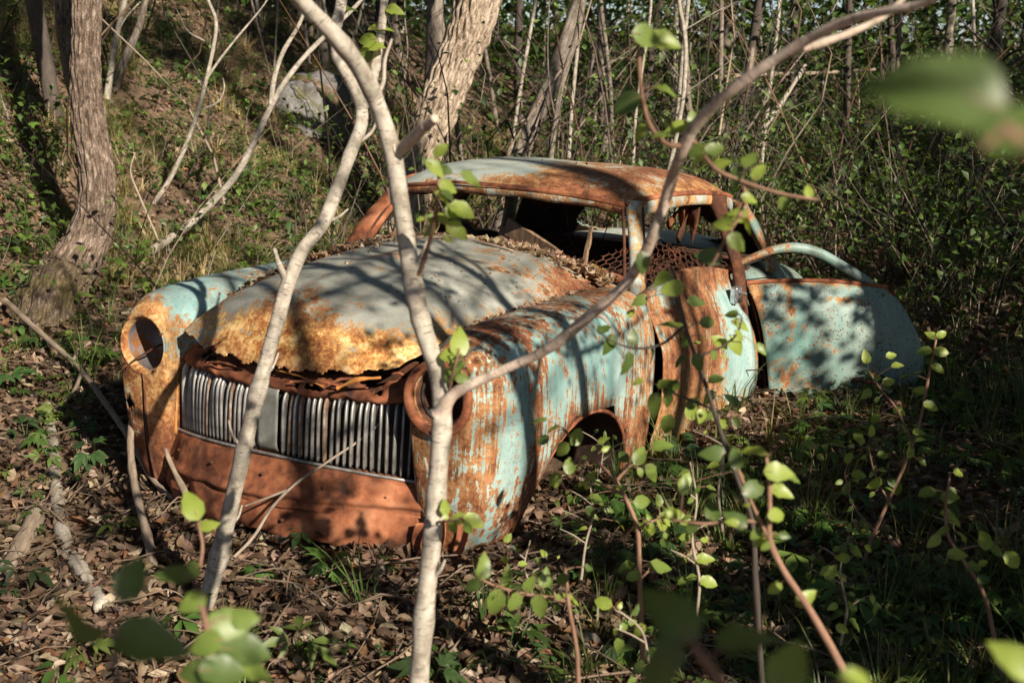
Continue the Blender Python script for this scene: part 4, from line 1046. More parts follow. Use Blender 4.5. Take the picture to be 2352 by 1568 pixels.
lay(1500, f_cowl, .036, .008, CLIT, CP_); lay(600, f_seam(1), .022, .006, CLIT, CP_); lay(300, f_seam(-1), .03, .006, CLIT, CP_); lay(2100, f_left, .032, .010, CLIT, CP_); lay(160, f_hood, .014, .004, CLIT, CP_); lay(14, f_roof, .02); lay(200, f_cab, .05)
cl = newmesh('leaf_litter', np.vstack(aV), np.vstack(aF), M['litter'], None, True, np.vstack(aC)); tag(cl, 'dry leaves piled on the bonnet and below the windscreen', 'leaf litter', None, 'stuff')

def stick(name, label, cat, pts, rad, mat, car_space=False, n=30, sides=9, rough=.12, seed=0, group=None, extra=()):
    pts = np.array(pts, float)
    if car_space: pts = car2w(pts)
    ac = Acc(); ac.tube(pts, rad, n=n, sides=sides, rough=rough, seed=seed)
    for (p2, r2) in extra:
        p2 = np.array(p2, float); p2 = car2w(p2) if car_space else p2
        ac.tube(p2, r2, n=max(8, n // 2), sides=max(5, sides - 2), rough=rough, seed=seed + 1)
    base = pts[0]; o = ac.build(name, M[mat], None, True, base); o.location = Vector(base); tag(o, label, cat, group); return o
stick('fallen_stick', 'pale bent stick lying across the bonnet below the windscreen', 'stick', [(-.50, 1.16, .885), (-.28, 1.22, .925), (-.08, 1.30, .95), (.10, 1.27, .945), (.26, 1.24, .93)], [.006, .008, .010, .007, .004], 'dead_wood', True)
stick('bark_piece', 'dark rotten twig stub leaning on the bonnet beside its wing', 'stick', [(.40, .36, .755), (.385, .36, .79), (.36, .37, .83), (.345, .375, .875)], [.006, .009, .011, .009], 'bark_dark', True, 18, 8, .3, 3, None, [([(.35, .37, .86), (.335, .37, .905)], [.004, .002]), ([(.355, .37, .84), (.385, .375, .875)], [.004, .002])])
# weathered planks inside the cabin
def plank(name, label, a, b, wd, th, seed=0):
    a, b = np.array(a, float), np.array(b, float); d = b - a; L_ = np.linalg.norm(d); d /= L_
    s_ = np.cross(d, [0.2, 1, .1]); s_ /= np.linalg.norm(s_); n_ = np.cross(d, s_)
    r_ = np.random.default_rng(seed); V = []; F = []; K = 9
    for k in range(K):
        c = a + (b - a) * k / (K - 1); w2 = wd * (1 + .12 * r_.normal()) * .5
        for x, y in ((-1, -1), (-.3, -1.15), (.4, -.95), (1, -1), (1, 1), (-1, 1)): V.append(c + s_ * x * w2 + n_ * y * th * .5 + r_.normal(0, .0015, 3))
    for k in range(K - 1):
        for q in range(6): F.append((k * 6 + q, k * 6 + (q + 1) % 6, k * 6 + 6 + (q + 1) % 6, k * 6 + 6 + q))
    F += [tuple(range(5, -1, -1)), tuple(range((K - 1) * 6, K * 6))]
    V = car2w(np.array(V)); base = V[0].copy(); o = newmesh(name, V - base, F, M['old_wood'], None, False); o.location = Vector(base); tag(o, label, 'plank'); return o
plank('old_plank', 'weathered plank lying at a slant across the cabin', (-.06, 1.78, .98), (.50, 1.60, .79), .075, .02, 1)
plank('old_plank', 'split wooden post standing upright behind the windscreen', (-.09, 1.75, .66), (-.06, 1.80, .97), .085, .035, 2)
plank('old_plank', 'short grey board upright near the far window', (-.42, 1.62, .74), (-.40, 1.70, .99), .08, .02, 3)
plank('old_plank', 'narrow orange lath hanging behind the windscreen pillar', (.40, 1.68, 1.02), (.40, 1.62, .83), .018, .012, 4)
# curled rusty sheet in the cabin
G = np.array([[(-.36 + .40 * a, 1.95 + .10 * math.cos(b * 3), .70 + .16 * math.sin(b * 2.6) + .02 * math.sin(a * 7)) for a in np.linspace(0, 1, 16)] for b in np.linspace(0, 1, 10)])
cs = sheet('curled_sheet', car2w(G) - car2w(G[0, 0]), M['rust_ochre'], None, None, None, .004); cs.location = Vector(car2w(G[0, 0])); tag(cs, 'curled sheet of ochre rusted metal inside the cabin', 'metal sheet')
# moss cushion at the foot of the pillar
mv = []; mf = []
G = np.array([[(.53 + .075 * math.cos(a) * r, 1.435 + .05 * math.sin(a) * r, .862 - .03 * r + .03 * (1 - r * r) + .006 * math.sin(9 * a + 7 * r)) for a in np.linspace(0, 6.283, 24, endpoint=False)] for r in (.02, .3, .6, .85, 1)])
ms = sheet('moss_cushion', car2w(G) - car2w(G[0, 0]), M['moss'], None, None, None, 0, wrap=True); ms.location = Vector(car2w(G[0, 0])); tag(ms, 'golden moss cushion at the foot of the windscreen pillar', 'moss')

# ------------------------------------------------------------------ trees
def px_path(pp):
    return np.array([at(x, y, d) for x, y, d in pp])
def tree(name, label, cat, parts, mat, group=None, n=60, sides=20, rough=.05, ridges=0.0, seed=0, crown=None, parent_name='trunk', leafcols=None):
    """parts: list of (pts,rad); first is the trunk, others limbs (each a child)"""
    base = np.array(parts[0][0][0], float); o = empty(name, base); tag(o, label, cat, group)
    for k, (pts, rad) in enumerate(parts):
        ac = Acc(); nn = n if k == 0 else max(16, n // 2); sd = sides if k == 0 else max(7, sides // 2)
        ac.tube(pts, rad, n=nn, sides=sd, rough=rough, ridges=ridges if k == 0 else 0, seed=seed + k)
        ac.build(parent_name if k == 0 else 'branch', M[mat], o, True, base)
    if crown is not None:
        V, F, C = crown; newmesh('crown', V - base, F, M['herb'], o, True, C)
    return o
LT, LTF = np.array([(0, 0, 0), (-.33, .42, .08), (0, 1, -.12), (.33, .42, .08)]), np.array([(0, 2, 1), (0, 3, 2)])
def leaf_cloud(cent, rad, n, size, cols, flat=.7, hollow=.3):
    cent = np.array(cent, float); nc = max(3, n // 60)
    d = rng.normal(0, 1, (nc, 3)); d /= np.linalg.norm(d, axis=1)[:, None]; rr = (hollow + (1 - hollow) * rng.random((nc, 1))) ** .6
    cc = cent + d * rr * np.array(rad); k = rng.integers(0, nc, n)
    P = cc[k] + rng.normal(0, 1, (n, 3)) * np.array(rad) * .16
    V, F, C = scatter(LT, LTF, rots(rng.random(n) * 6.28, rng.normal(0, .6, n), rng.normal(0, .6, n)), np.clip(rng.normal(size, size * .25, n), .4 * size, 2 * size)[:, None], P, colvar(n, cols, None, .3))
    return V, F, C
def merge(*g):
    V, F, C, nb_ = [], [], [], 0
    for v, f, c in g: V.append(v); F.append(f + nb_); C.append(c); nb_ += len(v)
    return np.vstack(V), np.vstack(F), np.vstack(C)
TGREEN = [(.055, .105, .024), (.08, .14, .03), (.038, .072, .02), (.12, .18, .045)]

# the big leaning tree behind the car
_, dL = hit(925, 560)
dL = min(dL, 9.6)
LP_ = px_path([(905, 640, dL - .2), (920, 560, dL - .1), (938, 460, dL), (962, 370, dL), (995, 280, dL), (1035, 180, dL), (1078, 70, dL), (1105, -30, dL), (1150, -190, dL + .2), (1185, -420, dL + .3), (1200, -900, dL + .8)])
kk = dL / FPX
tree('leaning_tree', 'thick leaning tree with deeply furrowed sunlit bark behind the car', 'tree',
     [(LP_, [52 * kk, 48 * kk, 44 * kk, 42 * kk, 43 * kk, 45 * kk, 47 * kk, 48 * kk, 47 * kk, 44 * kk, 36 * kk]),
      (px_path([(1120, -110, dL), (1010, -240, dL - .5), (900, -420, dL - .8)]), [18 * kk, 13 * kk, 8 * kk])], 'bark_furrow', None, 260, 140, .03, .26, 2,
     merge(leaf_cloud(at(1150, -1000, dL + 1) + [0, 0, 2.5], (3.6, 3.6, 1.8), 5200, .16, TGREEN), leaf_cloud((-1.4, 2.8, 10.0), (3.4, 3.2, 1.2), 4200, .22, TGREEN)))  # overhead leaf clouds added out of view to hold back sky light
# mossy tree at the left
_, dT = hit(150, 650); kk = dT / FPX
def wide(x, y, dd=0.0): return (x, y, dT + dd)
def footd(x, y): return (x, y, min(dT, hit(x, y)[1]) - .12)
TP = px_path([footd(70, 745), footd(108, 690), footd(146, 640), (190, 580, dT - .08), wide(217, 505), wide(222, 415), wide(208, 310), wide(200, 230), wide(196, 150), wide(197, 60), wide(202, -40), wide(215, -300, .1), wide(230, -800, .4)]); TP[0] -= [0, 0, .35]; TP[1] -= [0, 0, .04]
tree('mossy_tree', 'dark mossy trunk with swollen crooked foot on the bank', 'tree',
     [(TP, [80 * kk, 66 * kk, 56 * kk, 46 * kk, 40 * kk, 37 * kk, 36 * kk, 33 * kk, 31 * kk, 30 * kk, 30 * kk, 27 * kk, 20 * kk]),
      (px_path([wide(190, 240, .05), wide(165, 150, .25), wide(150, 60, .4), wide(140, -60, .5), wide(120, -400, .9)]), [26 * kk, 23 * kk, 22 * kk, 21 * kk, 12 * kk])], 'bark_moss', None, 260, 130, .06, .27, 5,
     leaf_cloud(at(220, -900, dT + .4) + [0, 0, 3.0], (3.4, 3.8, 1.6), 5200, .16, TGREEN))  # crown above the frame enlarged to dim light from the sky
gD, dD = hit(128, 300); kd = dD / FPX
tree('dark_tree', 'dark shaded trunk on the bank left of the mossy tree', 'tree', [(px_path([(132, 320, dD), (122, 250, dD), (105, 150, dD), (88, 60, dD), (75, -30, dD), (60, -200, dD), (50, -600, dD + .3)]), [24 * kd, 20 * kd, 18 * kd, 18 * kd, 17 * kd, 15 * kd, 9 * kd])], 'bark_dark', None, 70, 28, .05, .1, 15, leaf_cloud(at(50, -700, dD + .3), (1.6, 1.6, 1.2), 900, .12, TGREEN))  # dark bark colour stands in for the deep shade on this trunk
# forked broken tree behind the roof
_, dF = hit(1140, 565); kk = dF / FPX
tree('broken_tree', 'crooked pale tree with torn bark rising behind the roof', 'tree',
     [(px_path([(1130, 600, dF), (1150, 520, dF), (1175, 440, dF), (1195, 355, dF), (1218, 300, dF), (1250, 225, dF), (1285, 140, dF), (1320, 40, dF), (1335, -40, dF), (1350, -300, dF), (1360, -700, dF)]), [24 * kk, 22 * kk, 22 * kk, 21 * kk, 19 * kk, 20 * kk, 19 * kk, 18 * kk, 17 * kk, 14 * kk, 9 * kk]),
      (px_path([(1225, 290, dF), (1265, 270, dF - .1), (1300, 285, dF - .3)]), [6 * kk, 4 * kk, 2 * kk])], 'bark_grey', None, 90, 30, .07, .10, 9,
     merge(leaf_cloud(at(1360, -800, dF) + [0, 0, 3.0], (3.6, 3.6, 1.8), 4500, .16, TGREEN), leaf_cloud((1.6, 6.4, 10.4), (3.4, 3.4, 1.3), 4200, .22, TGREEN), leaf_cloud((-2.0, 11.5, 10.6), (3.6, 3.6, 1.3), 4200, .22, TGREEN)))  # extra crowns overhead, unseen, added to reduce sky fill
def thin(name, label, cat, pp, w0, w1, mat, extra=(), group=None, seed=0, crown=None, n=40, sides=10, rough=.05):
    P = px_path(pp); d0 = pp[0][2]; m = len(pp)
    rad = [max(.002, (w0 + (w1 - w0) * k / (m - 1)) * .5 * pp[k][2] / FPX) for k in range(m)]
    parts = [(P, rad)]
    for (ep, a, b) in extra:
        parts.append((px_path(ep), [(a + (b - a) * k / (len(ep) - 1)) * .5 * ep[k][2] / FPX for k in range(len(ep))]))
    return tree(name, label, cat, parts, mat, group, n, sides, rough, 0, seed, crown)
d = 9.0
thin('young_tree', 'slim grey sapling growing up beside the broken tree', 'tree', [(1258, 430, d), (1265, 360, d), (1280, 250, d), (1297, 170, d), (1322, 90, d), (1336, 20, d), (1345, -80, d), (1350, -400, d)], 13, 15, 'bark_grey', [([(1275, 270, d), (1262, 200, d - .1), (1258, 110, d - .2), (1262, 0, d - .2)], 5, 2)], seed=3)
_, d = hit(1905, 425); d = min(d, 13)
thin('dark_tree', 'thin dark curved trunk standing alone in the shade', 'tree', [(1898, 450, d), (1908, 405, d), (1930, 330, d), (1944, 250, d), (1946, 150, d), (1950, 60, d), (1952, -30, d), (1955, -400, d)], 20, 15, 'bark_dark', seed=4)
thin('slim_tree', 'pale wavy sapling rising right behind the roof edge', 'tree', [(1530, 420, 8.2), (1548, 340, 8.2), (1568, 230, 8.2), (1575, 130, 8.2), (1570, 60, 8.2), (1558, -20, 8.2), (1550, -300, 8.2)], 11, 9, 'bark_birch', [([(1572, 215, 8.2), (1630, 175, 8.1), (1690, 130, 8.0)], 4, 1.5), ([(1571, 70, 8.2), (1660, 20, 8.1), (1760, -20, 8)], 4, 2)], seed=5)
thin('leaning_dead_tree', 'broken pale trunk leaning in the undergrowth behind the roof', 'trunk', [(1715, 345, 11.5), (1760, 285, 11.6), (1810, 215, 11.7), (1850, 150, 11.8)], 15, 9, 'bark_birch', seed=6)
thin('fallen_log', 'long pale fallen log lying in the far undergrowth', 'log', [(1640, 178, 15), (1760, 172, 15.1), (1880, 168, 15.2), (2010, 160, 15.4)], 12, 7, 'dead_wood', seed=7)
d = 9.5
thin('red_tree', 'straight reddish trunk in the shade beside the leaning tree', 'tree', [(975, 420, 11.2), (985, 300, 11.2), (995, 150, 11.2), (1000, 0, 11.2), (1005, -300, 11.2)], 42, 36, 'bark_grey', seed=8, n=60, sides=20)
for k, (x0, x1, dd, wd, mat, lab) in enumerate([
        (1300, 1328, 10.5, 9, 'bark_birch', 'pale straight sapling just left of the slim grey sapling'),
        (1395, 1385, 13.0, 22, 'bark_grey', 'grey upright trunk behind the roof centre'),
        (1452, 1490, 10.0, 7, 'bark_birch', 'thin pale shoot slanting above the windscreen corner'),
        (1668, 1655, 13, 12, 'bark_grey', 'slender trunk behind the bent foreground branch'),
        (1745, 1790, 12, 9, 'bark_birch', 'thin pale trunk slanting beside the leaning dead trunk'),
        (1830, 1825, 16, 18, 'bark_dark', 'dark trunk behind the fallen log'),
        (2060, 2065, 12, 10, 'bark_grey', 'straight grey sapling left of the big blurred leaf'),
        (2165, 2190, 14, 22, 'bark_grey', 'greyish trunk behind the big blurred leaf'),
        (2245, 2230, 11, 8, 'bark_birch', 'thin pale stem under the big blurred leaf')]):
    yb = 470 if dd < 11 else 410 if dd < 13.5 else 360
    thin('slim_tree', lab, 'tree', [(x0, yb, dd), (x0 + (x1 - x0) * .4 + random.uniform(-8, 8), yb * .55, dd), (x1 + random.uniform(-6, 6), 20, dd), (x1, -160, dd), (x1 + 20, -500, dd)], wd * 1.1, wd * .8, mat, seed=20 + k, n=34, sides=9)

# far, thin trunks one cannot tell apart
def rand_tree(x, dd, wd, mat, sd):
    r_ = random.Random(sd); p, _ = None, None
    g = at(x, 0, dd); gx_, gy_ = g[0], g[1]; z0 = gz(gx_, gy_); H = r_.uniform(5, 8); r = wd * .5
    lean = np.array([r_.gauss(0, .09), r_.gauss(0, .09)]); wob = [r_.gauss(0, .10) for _ in range(8)]
    pts = [(gx_ + lean[0] * H * t + wob[int(t * 4)] * t, gy_ + lean[1] * H * t + wob[4 + int(t * 3)] * t, z0 - .1 + H * t) for t in (0, .18, .36, .6, 1)]
    parts = [(pts, [r, r * .92, r * .85, r * .7, r * .3])]
    for q in range(r_.randint(1, 4)):
        t = r_.uniform(.12, .45); b = np.array(pts[0]) * (1 - t) + np.array(pts[-1]) * t
        a = r_.uniform(0, 6.28); L_ = r_.uniform(.4, 1.3); b = crspline(np.array(pts), 20)[int(t * 19)]
        e = b + np.array([math.cos(a) * L_, math.sin(a) * L_, r_.uniform(.1, .9)])
        parts.append(([b, (b + e) / 2 + [0, 0, r_.uniform(-.1, .1)], e], [r * .3, r * .2, r * .08]))
    top = np.array(pts[-1])
    cr = merge(leaf_cloud(top - [0, 0, 1.2], (1.1, 1.1, 1.2), 260, .07, TGREEN), leaf_cloud(np.array(pts[2]) + [0, 0, .2], (.9, .9, .9), 110, .055, TGREEN))
    tone = {'bark_grey': 'grey', 'bark_birch': 'pale', 'bark_dark': 'dark'}[mat]; size = 'hair thin' if wd < .045 else 'slim' if wd < .07 else 'stout'
    place = ('left of the leaning tree' if x < 960 else 'between leaning and broken tree' if x < 1230 else 'above the windscreen' if x < 1480 else 'behind the rear of the roof' if x < 1700
             else 'above the open rear door' if x < 1990 else 'around the big blurred leaf' if x < 2250 else 'at the right edge')
    dist = 'nearer' if dd < 14 else 'middle row' if dd < 19 else 'farthest'
    lab = '%s %s trunk %s, one of the %s' % (size, tone, place, dist)
    return tree('thin_tree', lab, 'tree', parts, mat, 'thin trunks crowding the far wood', 22, 7, .06, 0, sd, cr)
k = 0
for q in range(64):
    x = random.uniform(700, 2450); dd = random.uniform(10.5, 26)
    if x < 1000: dd = random.uniform(14, 24)
    rand_tree(x, dd, random.choice([.03, .04, .05, .06, .08, .12]), random.choice(['bark_grey', 'bark_dark', 'bark_dark', 'bark_dark', 'bark_birch', 'bark_grey']), 100 + q)
# trees on the bank
for q in range(12):
    x = random.uniform(230, 860); dd = random.uniform(9, 15)
    g, t = hit(x, random.uniform(20, 200))
    H = random.uniform(3.5, 6); r = random.choice([.012, .016, .022, .03])
    lean = np.array([random.gauss(0, .14), random.gauss(0, .10)]); w1 = random.gauss(0, .12)
    pts = [g + np.array([lean[0] * H * t_ + w1 * math.sin(4 * t_), lean[1] * H * t_, H * t_ - .05]) for t_ in (0, .2, .45, .75, 1)]
    tree('bank_sapling', '%s sapling high on the sunny bank %s' % ('thin' if r < .02 else 'stouter', 'near the mossy trunk' if x < 400 else 'above the white leaning sapling' if x < 620 else 'above the boulder'), 'tree', [(pts, [r, r * .9, r * .8, r * .6, r * .2])], random.choice(['bark_birch', 'bark_grey']), 'thin saplings high on the bank', 24, 7, .06, 0, q,
         leaf_cloud(pts[-1] - np.array([0, 0, .4]), (.7, .7, .6), 120, .05, TGREEN))

# the dense wood beyond: one mass of foliage
def far_region(n):
    P = sample_ground(n, 12.5, 44, .85, 1.25); return P
PF = far_region(120000); zf = ground_z(PF[:, 0], PF[:, 1]) + rng.random(len(PF)) ** 1.3 * 7.5
den = patchy(PF[:, 0] * .9, PF[:, 1] * .9 + zf, 2, -.7, .2) * (1 - .8 * bank_frac(PF[:, 0] , PF[:, 1]) * (np.hypot(PF[:, 0] - CAM[0], PF[:, 1] - CAM[1]) < 19)); kp = rng.random(len(PF)) < den; PF = PF[kp]; zf = zf[kp]; n = len(PF)
V, F, C = scatter(LT, LTF, rots(rng.random(n) * 6.28, rng.normal(0, .6, n), rng.normal(0, .6, n)), np.clip(rng.normal(.008, .002, n) * np.hypot(PF[:, 0] - CAM[0], PF[:, 1] - CAM[1]), .05, .3)[:, None], np.stack([PF[:, 0], PF[:, 1], zf], 1), colvar(n, TGREEN, None, .3))
wd_ = newmesh('far_wood', V, F, M['herb'], None, True, C); tag(wd_, 'mass of green foliage closing off the far wood', 'woods', None, 'stuff')

def tangle(name, label, P, hmin, hmax, cols, p):
    k = len(P); H = rng.uniform(hmin, hmax, k); z0 = ground_z(P[:, 0], P[:, 1]); ln = rng.normal(0, .28, (k, 2)); bd = rng.normal(0, .35, (k, 2)); wv = rng.normal(0, .08, (k, 2)); rings = []; ts = np.linspace(0, 1, 8)
    for t in ts:
        o2 = (ln * t + bd * t * t + wv * math.sin(7 * t)) * H[:, None]; r = (.004 + .0035 * H) * (1 - .8 * t)
        for a in range(3): rings.append(np.stack([P[:, 0] + o2[:, 0] + np.cos(2.094 * a) * r, P[:, 1] + o2[:, 1] + np.sin(2.094 * a) * r, z0 + t * H * (1 - .25 * np.abs(bd).sum(1) * t)], 1))
    V = np.stack(rings, 1).reshape(-1, 3); tf = np.array([(g * 3 + a, g * 3 + (a + 1) % 3, g * 3 + 3 + (a + 1) % 3, g * 3 + 3 + a) for g in range(7) for a in range(3)])
    F = (tf[None] + (np.arange(k) * 24)[:, None, None]).reshape(-1, 4); o = newmesh(name, V, F, M['straw'], None, True, np.repeat(colvar(k, cols, p, .2), 24, 0)); tag(o, label, 'twigs', None, 'stuff')
P = sample_ground(2600, 8.5, 26, 1.0, 1.15); dn_ = (1 - .75 * bank_frac(P[:, 0], P[:, 1])) * (~in_car(P[:, 0], P[:, 1], .5)) * np.where((P[:, 1] < 4.5) & (P[:, 0] > .5), .05, 1); P = P[rng.random(len(P)) < dn_ * .32]
tangle('twig_tangle', 'tangle of thin bare twigs and suckers through the wood', P, .8, 3.2, [(.32, .27, .22), (.12, .09, .07), (.045, .036, .03), (.18, .11, .075)], [.16, .27, .42, .15])
# trees outside the picture whose shade falls into it
def shade_tree(x, y, h, r, cents, label, seed):
    z = gz(x, y); pts = [(x, y, z - .1), (x + .05, y + .05, z + h * .4), (x - .05, y, z + h)]
    tree('shade_tree', label, 'tree', [(pts, [r, r * .8, r * .35])], 'bark_grey', None, 24, 10, .05, 0, seed, merge(*[leaf_cloud(c, rr, n_, sz, TGREEN) for c, rr, n_, sz in cents]))
shade_tree(4.3, -0.4, 2.2, .03, [((4.3, -.5, 1.1), (.5, .7, .5), 1500, .075), ((4.5, .6, 1.35), (.6, .8, .65), 2600, .075), ((3.6, .6, .8), (.4, .8, .6), 1300, .07)], 'leafy shrub just outside the view shading the ground beside the wing', 1)
shade_tree(5.0, 2.4, 3.2, .05, [((4.8, 1.9, 1.7), (.7, .9, 1.0), 3400, .08), ((5.1, 3.6, 1.9), (.8, 1.2, 1.3), 3600, .085), ((4.0, 2.6, 1.0), (.6, 1.2, .8), 2200, .075)], 'leafy young tree outside the view shading the open door', 2)
shade_tree(5.6, 6.4, 5.2, .07, [((5.4, 5.6, 2.2), (1.0, 1.5, 1.7), 4200, .09), ((6.0, 8.0, 3.0), (1.4, 1.8, 2.3), 4200, .10)], 'leafy tree outside the view shading the wood behind the door', 5)
shade_tree(7.5, 11.5, 8.5, .10, [((7.0, 11, 4.0), (1.9, 2.4, 3.0), 4600, .11), ((8.5, 15, 5), (2.4, 2.8, 3.6), 4600, .12)], 'tall leafy tree outside the view shading the far undergrowth', 3)
# bare-limbed tree whose twigs throw the soft shadows over the bonnet
def limb_tree(x, y, z, label, seed, aim, nl, spread, leaves):
    r_ = random.Random(seed); base = np.array([x, y, gz(x, y) - .1]); aim = np.array(aim, float)
    parts = [([base, (base + aim) / 2 + [.15, .1, .2], aim, aim + [r_.gauss(0, .2), r_.gauss(0, .2), 1.8]], [.05, .04, .03, .012])]
    tips = []
    for k in range(nl):
        t = r_.uniform(.45, 1.0); b = crspline(np.array(parts[0][0]), 30)[int(t * 29)]; e = b + np.array([r_.gauss(0, spread), r_.gauss(0, spread), r_.uniform(-.3, .9)])
        mid = (b + e) / 2 + np.array([0, 0, r_.uniform(-.1, .2)]); parts.append(([b, mid, e], [.014, .010, .004])); tips += [mid, e]
        for q in range(3):
            f = mid + np.array([r_.gauss(0, .35), r_.gauss(0, .35), r_.uniform(-.2, .4)]); parts.append(([mid, (mid + f) / 2 + [0, 0, .03], f], [.006, .005, .002])); tips.append(f)
    tree('shade_tree', label, 'tree', parts, 'bark_stem', None, 30, 9, .05, 0, seed, merge(*[leaf_cloud(t, (.24, .24, .2), int(leaves * 1.7), .040, TGREEN) for t in tips]))
shade_tree(-.6, -5.5, 9.5, .14, [((-1.2, -4.5, 8.6), (3.6, 3.2, 1.5), 5200, .17), ((1.3, -1.2, 9.6), (3.2, 2.8, 1.1), 4200, .22)], 'unseen tall tree added behind the camera to dim sky light', 6)  # leaf canopy put in out of view to block overhead sky light
shade_tree(-4.2, -1.6, 9.5, .14, [((-3.6, -.5, 8.9), (3.4, 3.4, 1.4), 5200, .17)], 'unseen tall tree added left of the view to dim sky light', 7)  # unseen crown added as a blocker for sky light
limb_tree(6.9, -2.9, 0, 'twiggy young tree beside the camera throwing branch shadows on the bonnet', 31, (6.4, -2.3, 5.0), 16, 1.0, 6)
limb_tree(7.4, -0.9, 0, 'second twiggy young tree outside the view dappling the roof and wing', 32, (7.0, -1.2, 5.0), 13, 1.0, 6)
limb_tree(5.6, -5.2, 0, 'third twiggy young tree behind the camera dappling the leaf litter', 33, (5.2, -4.2, 4.2), 14, 1.0, 7)
for k, (pxy, t, rr, n_, lab) in enumerate([((1930, 800), 4.2, .55, 260, 'leafy sapling outside the view shading the open rear door'), ((1520, 1400), 3.0, .40, 520, 'low leafy bush outside the view shading the herbs before the wing'), ((2000, 1380), 2.6, .45, 700, 'low leafy bush outside the view shading the lower right grass'), ((1800, 1120), 3.4, .42, 520, 'leafy bush outside the view shading the litter below the door'), ((2250, 1050), 3.2, .5, 800, 'leafy bush outside the view shading the ground at the right edge')]):
    g, _ = hit(*pxy); g = at(*pxy, 5.95) if k == 0 else g; c = g + TOSUN * t
    shade_tree(c[0] + .2, c[1] - .1, c[2] + .3, .015, [(c, (rr, rr, rr * .8), n_, .075)], lab, 90 + k)
limb_tree(3.6, -.9, 0, 'twiggy sapling just outside the view dappling the bonnet with crisp shadows', 34, (2.7, -.7, 2.55), 11, .45, 9)
limb_tree(3.9, -.3, 0, 'twiggy sapling outside the view dappling the front wing', 35, (3.15, -.35, 2.0), 8, .38, 10)
limb_tree(3.9, -1.9, 0, 'twiggy sapling beside the camera dappling grille and apron', 36, (3.4, -1.5, 2.3), 8, .42, 4)
def bare_trunk(pxy, t, r, label, seed):
    g, _ = hit(*pxy); c = g + TOSUN * t; z = gz(c[0], c[1])
    tree('shade_tree', label, 'tree', [([(c[0], c[1], z - .1), (c[0] + .08, c[1], z + 4), (c[0], c[1] + .1, z + 8), (c[0] + .1, c[1], z + 13)], [r * 1.2, r, r * .9, r * .5])], 'bark_grey', None, 30, 14, .03, 0, seed, leaf_cloud((c[0], c[1], z + 13.5), (1.8, 1.8, 1.4), 900, .09, TGREEN))
# woodland on the sunny side: trunks and crowns that break the sunlight into patches
rw = random.Random(77)
for k, (pxy, t, lab) in enumerate([((470, 120), 18, 'tall tree outside the view shading the bank below the saplings'), ((560, 60), 18, 'tall tree outside the view shading the bank top'), ((190, 90), 16, 'tall tree outside the view shading the upper mossy trunk'),
                                   ((820, 200), 18, 'tall tree outside the view shading the ground around the boulder'), ((1500, 150), 17, 'tall tree outside the view shading the wood above the roof'), ((1900, 300), 15, 'tall tree outside the view shading the dark curved trunk'),
                                   ((2200, 450), 13, 'tall tree outside the view shading the thicket under the big leaf'), ((1300, 130), 16, 'tall tree outside the view shading the wood behind the broken tree'), ((1720, 230), 13, 'tall tree outside the view shading the wood behind the bent branch'), ((2080, 120), 15, 'tall tree outside the view shading the far wood at the top right'), ((2300, 250), 12, 'tall tree outside the view shading the wood at the right edge'), ((1650, 60), 18, 'tall tree outside the view shading the fallen far log'), ((2000, 520), 9, 'leafy tree outside the view shading the thicket behind the open door')]):
    g, _ = hit(*pxy); c = g + TOSUN * t; z = gz(c[0], c[1]); big = min(1.1, .25 + .05 * t)
    cents = [((c[0] + rw.gauss(0, .3), c[1] + rw.gauss(0, .3), c[2] + rw.gauss(0, .2)), (big * (1.4 if k in (4, 5, 6, 7, 8, 9, 10, 11) else 1), big * (1.4 if k > 3 else 1), big * (1.1 if k > 3 else .7)), int((300 + 40 * t) * (4.2 if k > 3 else 1)), .085 + .003 * t)]
    shade_tree(c[0] + .5, c[1] - .3, max(1.5, c[2] + .8 - z), .02 + .004 * t, cents, lab, 50 + k)
leafd = at(255, 1440, .85) + TOSUN * 1.5
shade_tree(leafd[0] + .3, leafd[1] - .2, leafd[2] + .3, .015, [(leafd, (.16, .16, .15), 260, .06)], 'unseen shrub added beside the camera to shade the nearest leaves', 70)  # unseen blocker added so the nearest left leaves fall dark
leafd = at(1620, 1480, .8) + TOSUN * 1.1
shade_tree(leafd[0] + .2, leafd[1] - .15, leafd[2] + .25, .012, [(leafd, (.13, .13, .12), 200, .06)], 'unseen shrub added at the photographer side to shade the nearest right leaves', 71)  # unseen leaf clump added to keep sun off the nearest right leaves
for k, (x, y, z, lab) in enumerate([(4.5, -9, 9, 'unseen tall tree added far behind the camera to dim sky light'), (-9, -3, 10, 'unseen tall tree added up the bank to dim sky light'), (1, 9, 10.5, 'tall leafy tree rising above the wood behind the car'), (-3.5, 15, 11, 'tall tree over the far end of the bank, crown added to dim sky light')]):
    shade_tree(x, y, z, .12, [((x, y, z), (3.4, 3.4, 1.5), 4200, .20)], lab, 80 + k) if k != 2 else None  # extra canopy crowns added above the frame to darken the sky fill
bare_trunk((662, 380), 13, .13, 'tall trunk outside the view casting a shadow band on the bank', 41)
bare_trunk((1000, 250), 13, .10, 'tall trunk outside the view shading the leaning tree', 43)

